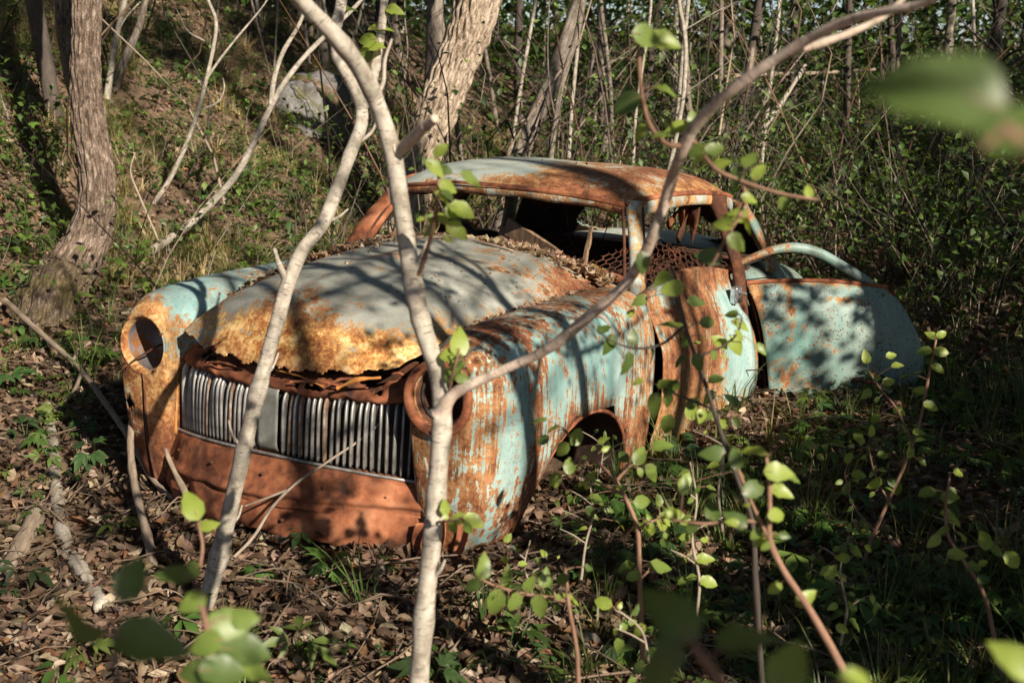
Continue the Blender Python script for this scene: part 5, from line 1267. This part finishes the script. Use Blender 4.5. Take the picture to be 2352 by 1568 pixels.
# ------------------------------------------------------------------ foreground stems, twigs and single leaves
LEAFM = []
for k, (shape, wdt, fold, droop, cl) in enumerate([('round', .68, .28, .22, .3), ('ovate', .60, .40, .34, .4), ('ovate', .66, .15, .42, .25)]):
    for c in ((.25, .325, .06), (.16, .23, .05), (.085, .135, .035)):  # dark tone also stands in for shade on leaves nearest the lens
        tv, tf = leaf_grid(1, wdt, 7, fold, droop, shape, cl * .4, k); tv = tv - [0, .5, 0]
        # fine serration of the margin
        for q in range(0, len(tv), 3):
            f = 1 + (.05 if (q // 3) % 2 else -.03); tv[q, 0] *= f; tv[q + 2, 0] *= f
        t = np.ones((len(tv), 4)); t[:, :3] = c; t[1::3, :3] *= 1.12
        o = newmesh('leaf', tv, tf, M['leaf'], None, True, t, link=False); LEAFM.append(o.data); bpy.data.objects.remove(o)

def leafy(name, label, cat, stems, leaves, mat='bark_red', group=None, sides=8, rough=.05, seed=0, n=40, petiole='bark_red', mats=None):
    """stems: (px path with depth, width px start, end); leaves: (x, y, length px[, tone 0..2])"""
    r_ = random.Random(seed); base = at(*stems[0][0][0]); o = empty(name, base); tag(o, label, cat, group)
    S2, S3 = [], []
    for k, (pp, w0, w1) in enumerate(stems):
        m = len(pp); ws_ = np.interp(np.arange(m), np.linspace(0, m - 1, len(w0)), w0) if isinstance(w0, (list, tuple)) else [w0 + (w1 - w0) * q / (m - 1) for q in range(m)]
        rad = [max(.0009, ws_[q] * .5 * pp[q][2] / FPX) for q in range(m)]
        ac = Acc(); ac.tube(px_path(pp), rad, n=n if k == 0 else max(14, n // 2), sides=sides, rough=rough, seed=seed + k, knots=True); ac.build('stem' if k == 0 else 'twig', M[mats[k] if mats and k in mats else mat], o, True, base)
        q = crspline(np.array([(x, y, d) for x, y, d in pp], float), 40); S2.append(q)
    S2 = np.vstack(S2)
    if not leaves: return o
    if name in ('leafy_sapling', 'leafy_shoot'):
        ml = sorted(l_[2] for l_ in leaves)[len(leaves) // 2]; leaves = [(l_[0], l_[1], l_[2] * r_.uniform(.78, 1.02), *l_[3:]) for l_ in leaves]
        for q in range(int(len(leaves) * .8)):
            p_ = S2[r_.randrange(int(len(S2) * .25), len(S2))]; leaves.append((p_[0] + r_.gauss(0, ml * .55), p_[1] + r_.gauss(0, ml * .5), ml * r_.uniform(.3, .7), r_.choice([0, 1, 1, 2])))
    pet = Acc(); np_ = 0
    for lf in leaves:
        x, y, L = lf[:3]; tone = lf[3] if len(lf) > 3 else r_.choice([0, 0, 1, 1, 2])
        k = np.argmin(np.hypot(S2[:, 0] - x, S2[:, 1] - y)); sx, sy, sd = S2[k]
        dx, dy = x - sx, y - sy; dl = math.hypot(dx, dy)
        if dl < 6: a = r_.uniform(0, 6.28); dx, dy, dl = math.cos(a), math.sin(a), 1
        dx /= dl; dy /= dl; dy = dy + .25; m_ = math.hypot(dx, dy); dx /= m_; dy /= m_
        d = sd + r_.uniform(-.04, .04) * sd * .5; Lm = L * d / FPX
        ax = RIGHT * dx - UP * dy + FWD * r_.uniform(-.35, .35); ax /= np.linalg.norm(ax)
        nr_ = -FWD * .75 + np.array([0, 0, .55]) + np.array([r_.gauss(0, .35) for _ in range(3)]); nr_ -= ax * (nr_ @ ax); nr_ /= np.linalg.norm(nr_)
        sx_ = np.cross(ax, nr_); c = at(x, y, d)
        ob = bpy.data.objects.new('leaf', LEAFM[r_.randrange(3) * 3 + tone]); COL.objects.link(ob)
        ob.matrix_world = Matrix([[*(np.array([sx_[q], ax[q], nr_[q]]) * Lm), c[q] - base[q]] for q in range(3)] + [[0, 0, 0, 1]])
        ob.parent = o
        b0 = c - ax * Lm * .5; p0 = at(sx, sy, sd)
        if np.linalg.norm(b0 - p0) > .004:
            pet.tube([p0, (b0 + p0) / 2 + np.array([0, 0, .003]), b0, b0 + ax * Lm * .3], [.0011, .0009, .0008, .0005], n=8, sides=5, cap=False); np_ += 1
    if np_: pet.build('leaf_stalks', M[petiole], o, True, base)['kind'] = 'stuff'
    return o

# central pale stem with its long branch; leaves of the upper twigs hang on it
dA = 2.35
A_main = [(940, 1990, 2.55), (950, 1780, 2.45), (962, 1568, 2.38), (975, 1400, dA), (992, 1240, dA), (1006, 1090, dA), (1015, 950, dA), (1006, 860, dA), (980, 780, dA), (956, 690, dA), (936, 570, dA), (918, 450, dA), (900, 345, dA), (872, 255, dA - .03), (828, 160, dA - .08), (762, 75, dA - .15), (690, 0, dA - .2), (600, -110, dA - .3), (540, -300, dA - .35)]
B_br = [(1012, 950, dA), (1030, 918, dA - .02), (1062, 892, dA - .03), (1150, 852, 2.30), (1260, 800, 2.25), (1350, 728, 2.18), (1440, 648, 2.12), (1498, 545, 2.05), (1540, 420, 2.0), (1562, 360, 1.95), (1600, 285, 1.9), (1690, 200, 1.82), (1820, 112, 1.75), (1940, 50, 1.68), (2040, 25, 1.62), (2130, 5, 1.58), (2260, -60, 1.5)]
leafy('foreground_tree', 'pale smooth stem in the middle foreground with a long arching side branch', 'tree',
      [(A_main, 46, 38), (B_br, [48, 30, 24, 22, 23, 24, 24, 25, 26, 27, 28, 26, 24, 22, 20, 18, 14], 0),
       ([(985, 1330, dA), (1010, 1310, dA - .02), (1022, 1285, dA - .03)], 12, 6), ([(1005, 1110, dA), (985, 1085, dA), (975, 1050, dA)], 10, 5), ([(945, 610, dA), (968, 585, dA), (985, 545, dA)], 10, 5), ([(925, 490, dA), (900, 465, dA), (892, 430, dA)], 9, 4),
       ([(860, 230, dA), (880, 190, dA), (884, 140, dA), (900, 90, dA)], 12, 5), ([(1360, 722, 2.18), (1385, 728, 2.17), (1402, 748, 2.16)], 7, 3), ([(1700, 195, 1.82), (1722, 160, 1.8), (1730, 110, 1.79)], 8, 3),
       ([(1800, 125, 1.76), (1900, 95, 1.75), (1985, 62, 1.74), (2040, 30, 1.74), (2090, -20, 1.73)], 20, 12),
       ([(902, 350, dA), (930, 335, dA - .02), (965, 300, dA - .08), (1000, 272, dA - .13)], 34, 20),
       ([(1578, 335, 1.95), (1530, 330, 1.9), (1492, 285, 1.87), (1474, 215, 1.85), (1468, 130, 1.84), (1462, 60, 1.83)], 13, 8),
       ([(1585, 315, 1.94), (1640, 385, 1.9), (1700, 415, 1.88), (1765, 437, 1.86), (1830, 452, 1.85), (1880, 458, 1.85)], 13, 5),
       ([(1705, 418, 1.88), (1712, 450, 1.88), (1695, 500, 1.88), (1668, 545, 1.88), (1640, 600, 1.88), (1622, 625, 1.88)], 10, 5)],
      [(1490, 82, 85, 1), (1528, 92, 80, 0), (1440, 238, 75, 2), (1528, 205, 60, 1), (1468, 305, 50, 0), (1520, 310, 50, 1), (1555, 290, 55, 0), (1592, 272, 40, 1),
       (1600, 372, 60, 0), (1640, 345, 55, 1), (1655, 372, 55, 0), (1690, 408, 55, 2), (1722, 362, 55, 1), (1742, 395, 45, 0), (1858, 438, 40, 0), (1800, 470, 40, 1),
       (1690, 492, 62, 0), (1660, 512, 55, 0), (1694, 556, 58, 1), (1630, 588, 64, 2), (1722, 456, 45, 0), (1716, 515, 45, 0), (1600, 345, 45, 1), (1478, 602, 55, 2)],
      'bark_stem', None, 18, .035, 1, 140, mats={1: 'bark_tan', 8: 'bark_tan', 7: 'bark_tan', 9: 'bark_tan', 10: 'bark_tan', 11: 'bark_red', 12: 'bark_red', 13: 'bark_red'})
# left pale stem
dC = 3.35
leafy('foreground_tree', 'pale knotty stem in front of the grille leaning towards the roof', 'tree',
      [([(455, 1440, 3.60), (472, 1385, 3.55), (505, 1270, 3.5), (540, 1120, 3.42), (572, 980, dC), (605, 850, dC), (635, 745, dC), (662, 650, dC), (692, 580, dC), (740, 515, dC), (772, 440, dC), (800, 365, dC), (828, 290, dC), (828, 240, dC), (806, 190, dC), (778, 135, dC), (770, 70, dC), (785, 0, dC), (800, -160, dC), (800, -400, dC)], 39, 23),
       ([(655, 640, dC), (640, 605, dC - .03), (630, 572, dC - .06)], 17, 9), ([(560, 1030, dC), (535, 1000, dC), (525, 965, dC)], 9, 4), ([(600, 870, dC), (625, 845, dC), (640, 810, dC)], 8, 4), ([(745, 510, dC), (775, 500, dC), (800, 480, dC)], 9, 4), ([(520, 1210, 3.47), (545, 1190, 3.46), (556, 1160, 3.45)], 9, 4),
       ([(830, 250, dC), (850, 215, dC), (868, 120, dC), (880, 30, dC), (885, -80, dC)], 24, 18),
       ([(820, 330, dC), (856, 300, dC + .05), (872, 250, dC + .1)], 10, 5)],
      [(852, 110, 70, 0), (872, 60, 60, 0), (835, 130, 45, 1), (905, 20, 45, 0), (842, 92, 50, 0), (800, 20, 45, 1)], 'bark_stem', None, 18, .06, 3, 140)
# young shoot with light leaves in front of the windscreen, on the middle stem
leafy('leafy_shoot', 'bright yellow green shoot in front of the windscreen', 'shoot', [([(962, 632, 2.2), (985, 560, 2.15), (1003, 480, 2.1), (1008, 420, 2.1), (1002, 360, 2.1)], 12, 6)],
      [(1000, 385, 62, 0), (1012, 345, 45, 0), (1030, 430, 55, 0), (1062, 482, 66, 0), (985, 525, 60, 0), (1052, 528, 62, 0), (1018, 500, 66, 0), (1085, 408, 70, 1), (1020, 455, 55, 0), (970, 520, 50, 1)], 'bark_red', seed=5)
leafy('leafy_shoot', 'small pair of bright leaves beside the headlight ring', 'shoot', [([(1030, 905, 2.33), (1040, 860, 2.3), (1055, 800, 2.28)], 8, 5)], [(1058, 785, 75, 0), (1045, 850, 70, 1), (1035, 815, 60, 0)], 'bark_red', seed=6)
leafy('leafy_shoot', 'bright leaf spray low on the middle stem', 'shoot', [([(998, 1200, 2.34), (1030, 1195, 2.3), (1062, 1192, 2.28)], 7, 4)], [(1088, 1195, 62, 0), (1050, 1190, 55, 0), (1022, 1165, 40, 0), (1040, 1212, 45, 1)], 'bark_red', seed=7)
# saplings on the right
dR = 2.75
leafy('leafy_sapling', 'leafy sapling in front of the wheel arch', 'sapling',
      [([(1480, 1640, 2.8), (1476, 1500, 2.8), (1472, 1400, dR), (1468, 1300, dR), (1464, 1215, dR), (1440, 1150, dR), (1412, 1100, dR), (1370, 1060, dR), (1330, 1025, dR), (1295, 985, dR)], 14, 6),
       ([(1415, 1105, dR), (1440, 1075, dR), (1465, 1058, dR)], 9, 5), ([(1430, 1135, dR), (1390, 1115, dR), (1340, 1095, dR), (1300, 1090, dR)], 8, 4),
       ([(1464, 1215, dR), (1490, 1200, dR - .02), (1515, 1190, dR)], 6, 4), ([(1470, 1330, dR), (1490, 1310, dR)], 6, 4)],
      [(1290, 1032, 52, 1), (1238, 962, 45, 1), (1268, 985, 45, 0), (1325, 1002, 50, 1), (1500, 1085, 66, 1), (1470, 1045, 60, 1), (1518, 1020, 52, 1), (1478, 1152, 62, 1), (1273, 1102, 48, 1), (1308, 1070, 46, 1), (1355, 1092, 44, 1),
       (1432, 1048, 40, 2), (1490, 1212, 46, 0), (1522, 1202, 46, 0), (1548, 1182, 50, 0), (1438, 1300, 52, 1), (1518, 1298, 70, 1), (1455, 1322, 46, 1), (1248, 1010, 36, 2), (1385, 1010, 30, 0), (1392, 1030, 26, 0)], 'bark_red', None, 9, .04, 9)
dG = 2.35
leafy('leafy_sapling', 'low spray of broad leaves in front of the wing foot', 'sapling',
      [([(1330, 1640, 2.45), (1325, 1500, 2.4), (1308, 1400, dG), (1302, 1345, dG), (1296, 1300, dG)], 12, 7), ([(1302, 1380, dG), (1262, 1372, dG), (1200, 1362, dG), (1140, 1345, dG), (1105, 1330, dG)], 10, 5)],
      [(1112, 1300, 72, 1), (1165, 1328, 66, 1), (1085, 1345, 56, 2), (1252, 1326, 60, 1), (1138, 1385, 76, 1), (1182, 1382, 52, 1), (1240, 1392, 62, 1), (1312, 1376, 68, 0), (1215, 1340, 50, 1), (1290, 1330, 48, 2)], 'bark_red', None, 9, .04, 10)
dT4 = 2.45
leafy('leafy_sapling', 'tall thin sapling with round glossy leaves before the front door', 'sapling',
      [([(1760, 1700, 2.6), (1745, 1500, 2.55), (1735, 1330, 2.5), (1728, 1200, 2.5), (1690, 1090, dT4), (1645, 960, dT4), (1610, 850, dT4), (1580, 770, dT4), (1562, 700, dT4), (1555, 650, dT4), (1540, 610, dT4)], 15, 6),
       ([(1570, 750, dT4), (1520, 790, dT4), (1460, 800, dT4), (1410, 785, dT4), (1380, 765, dT4)], 7, 3), ([(1600, 820, dT4), (1650, 800, dT4), (1690, 770, dT4), (1705, 730, dT4)], 7, 3),
       ([(1640, 940, dT4), (1590, 920, dT4), (1540, 900, dT4), (1500, 880, dT4)], 7, 3)],
      [(1546, 662, 64, 0), (1552, 742, 74, 0), (1520, 640, 50, 0), (1400, 792, 62, 2), (1440, 836, 68, 2), (1388, 752, 46, 2), (1500, 812, 56, 1), (1455, 775, 46, 2), (1500, 928, 68, 1), (1532, 976, 60, 1), (1592, 925, 58, 2), (1605, 832, 56, 2), (1655, 786, 60, 0),
       (1692, 792, 58, 0), (1702, 745, 52, 0), (1680, 720, 42, 1), (1540, 890, 48, 2), (1470, 690, 40, 1), (1600, 690, 50, 2), (1625, 740, 46, 2), (1645, 870, 50, 2), (1560, 830, 50, 2)], 'bark_dark', None, 9, .04, 11)
dT5 = 1.95
leafy('leafy_sapling', 'pinkish bent stem with sunlit leaves at its tip', 'sapling',
      [([(1985, 1640, 1.98), (1940, 1545, dT5), (1900, 1470, dT5), (1850, 1385, dT5), (1800, 1310, dT5), (1768, 1240, dT5), (1768, 1170, dT5), (1766, 1100, dT5), (1760, 1050, dT5)], 22, 8), ([(1765, 1235, dT5), (1745, 1195, dT5), (1712, 1120, dT5), (1690, 1060, dT5)], 10, 5), ([(1745, 1198, dT5), (1690, 1195, dT5), (1620, 1202, dT5), (1545, 1194, dT5)], 9, 5)],
      [(1735, 1036, 72, 0), (1790, 1082, 78, 0), (1796, 1128, 62, 0), (1784, 1182, 62, 0), (1690, 1052, 74, 2), (1732, 1122, 74, 2), (1636, 1172, 72, 2), (1690, 1192, 66, 2), (1852, 1372, 64, 0), (1780, 1350, 42, 0), (1745, 1240, 50, 0), (1640, 1040, 66, 2), (1590, 1210, 52, 2), (1545, 1180, 44, 0)], 'bark_red', None, 10, .04, 12)
d2 = 3.9
leafy('leafy_sapling', 'slender sapling with pale fresh leaves beside the open door', 'sapling',
      [([(1985, 1290, d2), (2005, 1230, d2), (2050, 1130, d2), (2085, 1050, d2), (2112, 970, d2), (2130, 880, d2), (2150, 780, d2)], 11, 5), ([(2096, 1020, d2), (2060, 940, d2), (2020, 890, d2), (1995, 850, d2)], 7, 3), ([(2040, 1150, d2), (2010, 1090, d2), (1995, 1030, d2)], 6, 3), ([(2010, 1220, d2), (1960, 1160, d2), (1940, 1090, d2)], 5, 3)],
      [(2162, 768, 32, 0), (2140, 768, 32, 0), (2122, 806, 40, 1), (2162, 808, 36, 0), (2112, 850, 42, 1), (2155, 846, 42, 0), (2062, 838, 38, 0), (2042, 876, 44, 0), (2082, 862, 36, 1), (2112, 896, 42, 0), (2138, 932, 42, 0), (2010, 962, 36, 1), (2066, 944, 40, 0), (2112, 992, 42, 0), (1990, 905, 34, 1), (2092, 1034, 42, 0),
       (2118, 1060, 34, 1), (1975, 1010, 34, 0), (2002, 990, 36, 0), (2030, 1045, 36, 1), (1950, 1050, 34, 0), (1972, 1090, 36, 0), (2010, 1110, 42, 0), (2058, 1120, 42, 1), (1945, 1120, 34, 1), (1990, 820, 34, 0), (2048, 815, 34, 0)], 'bark_red', None, 8, .04, 13)
d3 = 3.0
leafy('leafy_sapling', 'red stemmed sapling with drooping leaves near the picture edge', 'sapling',
      [([(2320, 1660, 3.1), (2290, 1500, 3.05), (2262, 1370, d3), (2215, 1290, d3), (2178, 1230, d3), (2172, 1160, d3), (2182, 1090, d3)], 12, 5), ([(2200, 1262, d3), (2250, 1252, d3), (2300, 1260, d3)], 6, 3)],
      [(2204, 1086, 46, 0), (2182, 1140, 48, 1), (2192, 1190, 44, 0), (2160, 1222, 44, 0), (2200, 1272, 60, 0), (2146, 1242, 46, 0), (2262, 1240, 50, 0), (2292, 1262, 50, 1), (2325, 1285, 58, 0), (2240, 1300, 50, 1), (2210, 1230, 40, 0), (2130, 1130, 44, 1), (2260, 1330, 46, 2)], 'bark_red', None, 8, .04, 14)
d4 = 4.4
leafy('leafy_sapling', 'small shoot with few leaves in the shade below the open door', 'sapling', [([(1845, 1290, d4), (1850, 1200, d4), (1858, 1110, d4), (1870, 1030, d4)], 6, 3)], [(1860, 1020, 30, 1), (1885, 1050, 30, 1), (1845, 1080, 30, 2), (1870, 1110, 28, 1), (1840, 1160, 28, 2), (1875, 1180, 30, 1)], 'bark_red', None, 7, .04, 15)
def auto_sapling(label, pp, w0, w1, nl, L, seed, mat='bark_twig', side=None):
    r_ = random.Random(seed); S = crspline(np.array(pp, float), 30); lv = []
    for q in range(int(nl * .75)):
        p = S[int((.2 + .8 * r_.random()) * 29)]; lv.append((p[0] + r_.gauss(0, L * .9), p[1] + r_.gauss(0, L * .6) - L * .2, L * r_.uniform(.55, 1.15), r_.choice([0, 0, 1, 1, 2])))
    br = [([tuple(S[k]), (S[k][0] + dx * .5, S[k][1] - 20, S[k][2]), (S[k][0] + dx, S[k][1] - 34, S[k][2])], w1 * 1.2, w1 * .6) for k, dx in ((10, r_.choice([-60, 60])), (16, r_.choice([-70, 70])), (22, r_.choice([-50, 50])))]
    leafy('leafy_sapling', label, 'sapling', [(pp, w0, w1)] + br, lv, mat, None, 7, .04, seed)
auto_sapling('small leafed shoot between the wheel arch and the pink stem', [(1600, 1420, 3.0), (1606, 1330, 3.0), (1590, 1240, 3.0), (1600, 1150, 3.0), (1585, 1060, 3.0)], 8, 4, 20, 44, 61)
auto_sapling('low twiggy shoot under the wheel arch', [(1335, 1330, 3.3), (1345, 1250, 3.3), (1362, 1180, 3.3), (1355, 1110, 3.3)], 7, 3, 16, 38, 62)
auto_sapling('dense little shoot in front of the front door foot', [(1660, 1220, 3.2), (1650, 1130, 3.2), (1662, 1040, 3.2), (1652, 960, 3.2), (1640, 900, 3.2)], 7, 3, 20, 42, 63)
auto_sapling('shaded shoot below the slender sapling', [(1930, 1480, 3.0), (1945, 1400, 3.0), (1930, 1310, 3.0), (1950, 1230, 3.0)], 7, 3, 18, 42, 64)
auto_sapling('shoot with small leaves beside the toothed rosette', [(1500, 1600, 2.6), (1490, 1530, 2.6), (1475, 1450, 2.6), (1420, 1400, 2.6)], 8, 4, 14, 46, 65)
auto_sapling('tiny bright shoot inside the wheel arch mouth', [(1378, 1085, 4.25), (1384, 1045, 4.25), (1388, 1005, 4.25)], 5, 3, 9, 20, 66)
auto_sapling('short leafy shoot at the foot of the leaf strewn wing', [(1215, 1420, 3.2), (1222, 1360, 3.2), (1205, 1300, 3.2), (1218, 1240, 3.2)], 6, 3, 12, 36, 67)
# blurred leaves close to the lens
leafy('near_branch', 'very large out of focus leaf and orange stalk at the right edge', 'branch', [([(2480, 420, .46), (2400, 360, .46), (2330, 320, .46), (2270, 270, .47)], 60, 40)], [(2160, 205, 330, 2), (2340, 280, 210, 2)], 'bark_red', None, 12, .02, 16)
leafy('near_branch', 'big blurred leaves on a twig at the bottom right corner', 'branch',
      [([(1760, 1760, .80), (1700, 1640, .80), (1630, 1530, .80), (1590, 1480, .80)], 34, 22), ([(1840, 1720, .78), (1830, 1620, .78), (1800, 1560, .78)], 20, 14)],
      [(1545, 1402, 170, 2), (1718, 1462, 165, 2), (1500, 1545, 210, 2), (1812, 1530, 150, 1), (1965, 1560, 90, 0)], 'bark_red', None, 10, .02, 17)  # darkest tone paints in the shade lying on these leaves
leafy('near_branch', 'blurred leaf poking in at the lower right picture edge', 'branch', [([(2460, 1640, .9), (2400, 1590, .9), (2370, 1560, .9)], 16, 12)], [(2335, 1515, 130, 0)], 'bark_red', None, 8, .02, 18)
leafy('near_branch', 'dark blurred leaves in the bottom left foreground', 'branch', [([(300, 1760, .85), (275, 1600, .85), (262, 1480, .85)], 18, 12)], [(165, 1422, 185, 2), (345, 1470, 185, 2), (300, 1330, 110, 2)], 'bark_dark', None, 8, .02, 19)  # leaves given the dark tone in place of shade
leafy('near_branch', 'blurred bright leaf cluster at the foot of the knotty stem', 'branch',
      [([(500, 1720, 1.25), (492, 1600, 1.25), (485, 1500, 1.25), (470, 1420, 1.25), (450, 1350, 1.28)], 22, 12)],
      [(525, 1432, 110, 1), (562, 1492, 120, 2), (470, 1478, 90, 1), (452, 1545, 110, 2), (398, 1318, 90, 2), (440, 1385, 80, 1), (585, 1540, 100, 1), (510, 1540, 110, 2), (560, 1420, 70, 1)], 'bark_red', None, 9, .02, 20)
leafy('leafy_shoot', 'single pale upright leaf in front of the apron', 'shoot', [([(460, 1300, 1.9), (465, 1250, 1.9), (455, 1200, 1.9)], 9, 6)], [(440, 1160, 95, 0), (478, 1208, 50, 0)], 'bark_red', None, 8, .02, 21)

# dead branches and sticks on the ground at the left and before the grille
def gstick(label, pp, w0, w1, mat='dead_wood', extra=(), seed=0, name='dead_branch'):
    return thin(name, label, 'branch', pp, w0, w1, mat, extra, None, seed, None, 50, 10, .12)
def gp(*pts):
    """path lying on (or lifted a little above) the ground"""
    return [(x, y, hit(x, y)[1] - lift) for x, y, lift in pts]
gstick('long pale dead branch sloping from the left edge to the apron', gp((12, 690, .25), (60, 735, .3), (150, 815, .3), (195, 860, .3), (245, 930, .25), (300, 1010, .2), (340, 1085, .15), (380, 1130, .1), (425, 1162, .05)), 13, 14, extra=[(gp((165, 830, .3), (190, 800, .5), (208, 785, .6)), 10, 6), (gp((190, 850, .3), (165, 905, .2), (110, 960, .1)), 10, 8)], seed=1)
d0 = hit(345, 1385)[1]
gstick('upright dead stick leaning on the left wing', [(345, 1385, d0), (350, 1290, d0 + .2), (328, 1190, d0 + .42), (305, 1090, d0 + .62), (300, 1000, d0 + .82), (312, 920, d0 + .98), (345, 830, d0 + 1.13), (370, 790, d0 + 1.2)], 28, 6, seed=2)
d0 = hit(450, 1190)[1]
gstick('short broken stick leaning on the apron', [(450, 1190, d0), (425, 1130, d0), (395, 1070, d0 + .02), (380, 1030, d0 + .03)], 18, 9, seed=3)
d0 = hit(520, 1295)[1]
gstick('thin forked dead twig crossing in front of the grille', [(520, 1295, d0), (580, 1235, d0 + .02), (625, 1165, d0 + .04), (680, 1110, d0 + .06), (760, 1055, d0 + .08), (840, 1000, d0 + .08), (920, 928, d0 + .08)], 8, 5, 'bark_twig', [([(660, 1125, d0 + .05), (600, 1148, d0), (562, 1162, d0 - .05)], 6, 4)], 4)
gstick('broken stick lying on the leaves below the apron', gp((670, 1270, .03), (720, 1240, .04), (770, 1212, .1), (815, 1180, .15)), 14, 9, seed=5)
gstick('rotting grey log lying at the lower left', gp((110, 930, .05), (122, 1030, .05), (130, 1130, .05), (145, 1230, .06), (185, 1310, .06), (240, 1400, .06)), 22, 42, 'bark_birch', seed=6, name='fallen_log')
gstick('grey log end at the far lower left', gp((10, 1320, .05), (50, 1250, .08), (85, 1180, .1)), 46, 40, 'dead_wood', seed=7, name='fallen_log')
gstick('dark bent twig on the ground at the left edge', gp((-20, 1490, .03), (50, 1440, .03), (110, 1380, .05)), 12, 8, 'bark_twig', seed=8)
# white saplings leaning over the bank
dB = hit(335, 588)[1]; dB2 = hit(352, 468)[1]; dB3 = hit(247, 232)[1]; dB4 = hit(264, 208)[1]; dB5 = hit(380, 590)[1]
thin('bank_sapling', 'white leaning sapling forking over the bank, the thickest of them', 'sapling', [(330, 590, dB), (375, 558, dB), (430, 520, dB), (490, 462, dB), (540, 405, dB), (580, 335, dB), (612, 265, dB), (650, 195, dB), (700, 130, dB), (760, 70, dB), (830, 0, dB), (900, -100, dB)], 21, 8, 'bark_birch',
     [([(622, 240, dB), (630, 180, dB), (650, 120, dB), (690, 50, dB), (720, -40, dB)], 14, 8), ([(740, 92, dB), (770, 40, dB), (790, -10, dB)], 6, 3)], seed=40)
thin('bank_sapling', 'slim curved white sapling on the bank with a side twig', 'sapling', [(350, 470, dB2), (385, 420, dB2), (420, 350, dB2), (450, 270, dB2), (472, 190, dB2), (490, 110, dB2), (496, 50, dB2), (478, 0, dB2), (450, -80, dB2)], 12, 7, 'bark_birch',
     [([(475, 180, dB2), (510, 130, dB2), (550, 80, dB2), (600, 20, dB2), (640, -40, dB2)], 7, 3), ([(470, 95, dB2), (430, 70, dB2), (405, 20, dB2)], 5, 2), ([(455, 255, dB2), (500, 235, dB2), (515, 205, dB2), (512, 180, dB2)], 4, 2)], seed=41)
thin('bank_sapling', 'pale straight sapling behind the mossy trunk', 'sapling', [(245, 230, dB3), (258, 140, dB3), (272, 60, dB3), (288, -10, dB3), (300, -120, dB3)], 16, 10, 'bark_birch', [([(270, 75, dB3), (290, 40, dB3), (322, 5, dB3)], 5, 3)], seed=42)
thin('bank_sapling', 'grey stumpy sapling trunk on the bank beside thin suckers', 'sapling', [(262, 210, dB4), (275, 165, dB4), (312, 80, dB4), (330, 20, dB4), (345, -60, dB4)], 24, 12, 'bark_grey', seed=43)
thin('bank_sapling', 'thin bent dead shoot low on the bank', 'sapling', [(380, 590, dB5), (350, 520, dB5), (320, 450, dB5), (300, 395, dB5), (310, 350, dB5)], 6, 3, 'bark_twig', seed=44)
# boulder with a rotten root on it
gB, dBo = hit(720, 300)
rb = np.random.default_rng(5)
th_ = np.linspace(0, 2 * np.pi, 48, endpoint=False); ph_ = np.linspace(-.5, np.pi / 2, 24)
TH, PHI = np.meshgrid(th_, ph_)
D = np.stack([np.cos(TH) * np.cos(PHI), np.sin(TH) * np.cos(PHI), np.sin(PHI)], -1)
R_ = 1 + .16 * vnoise(D, 1.6, 2) + .07 * vnoise(D, 4.5, 5) + .03 * vnoise(D, 11, 1)
D = np.sign(D) * np.abs(D) ** .8
G = D * R_[..., None] * np.array([.34, .42, .42])
bo = sheet('boulder', G, M['rock'], None, None, None, 0, wrap=True); bo.location = Vector(gB + np.array([-.1, .1, .12])); tag(bo, 'grey lichen covered boulder set in the bank', 'boulder')
thin('rotten_root', 'reddish rotten log draped over the boulder', 'log', [(670, 182, dBo - .1), (715, 190, dBo - .2), (760, 220, dBo - .25), (795, 265, dBo - .3), (800, 310, dBo - .3)], 26, 20, 'bark_moss', seed=45)
# single small plants that stand out
def plantlet(label, px, py, blades, L, wdt, col, seed=0, name='wild_plant'):
    g, t = hit(px, py); o = empty(name, g); tag(o, label, 'plant'); r_ = random.Random(seed)
    tv, tf = leaf_grid(1, wdt, 7, .35, .35, 'lance'); tt = np.ones((len(tv), 4)); tt[:, :3] = col
    me = None
    for k in range(blades):
        ob = newmesh('leaf', tv, tf, M['leaf'], o, True, tt) if me is None else bpy.data.objects.new('leaf', me)
        if me is not None: COL.objects.link(ob); ob.parent = o
        me = ob.data; sc = L * r_.uniform(.6, 1.1); ob.scale = (sc, sc, sc); ob.rotation_euler = (r_.uniform(.45, 1.15), r_.gauss(0, .2), 6.28 * k / blades + r_.gauss(0, .4))
    return o
plantlet('small lily like plant with long light leaves before the apron', 768, 1262, 4, .20, .16, (.14, .22, .05), 1)
plantlet('tuft of upright broad leaves left of the wing', 470, 1110, 5, .16, .3, (.10, .17, .04), 2) if False else None
plantlet('toothed dandelion like rosette in the bottom foreground', 1330, 1560, 6, .17, .22, (.10, .16, .04), 3)
plantlet('pale broad leaved seedling among the dry leaves', 930, 1310, 4, .07, .6, (.14, .22, .05), 4)
plantlet('lobed green seedling left of the toothed rosette', 1195, 1480, 5, .11, .5, (.11, .18, .045), 5)
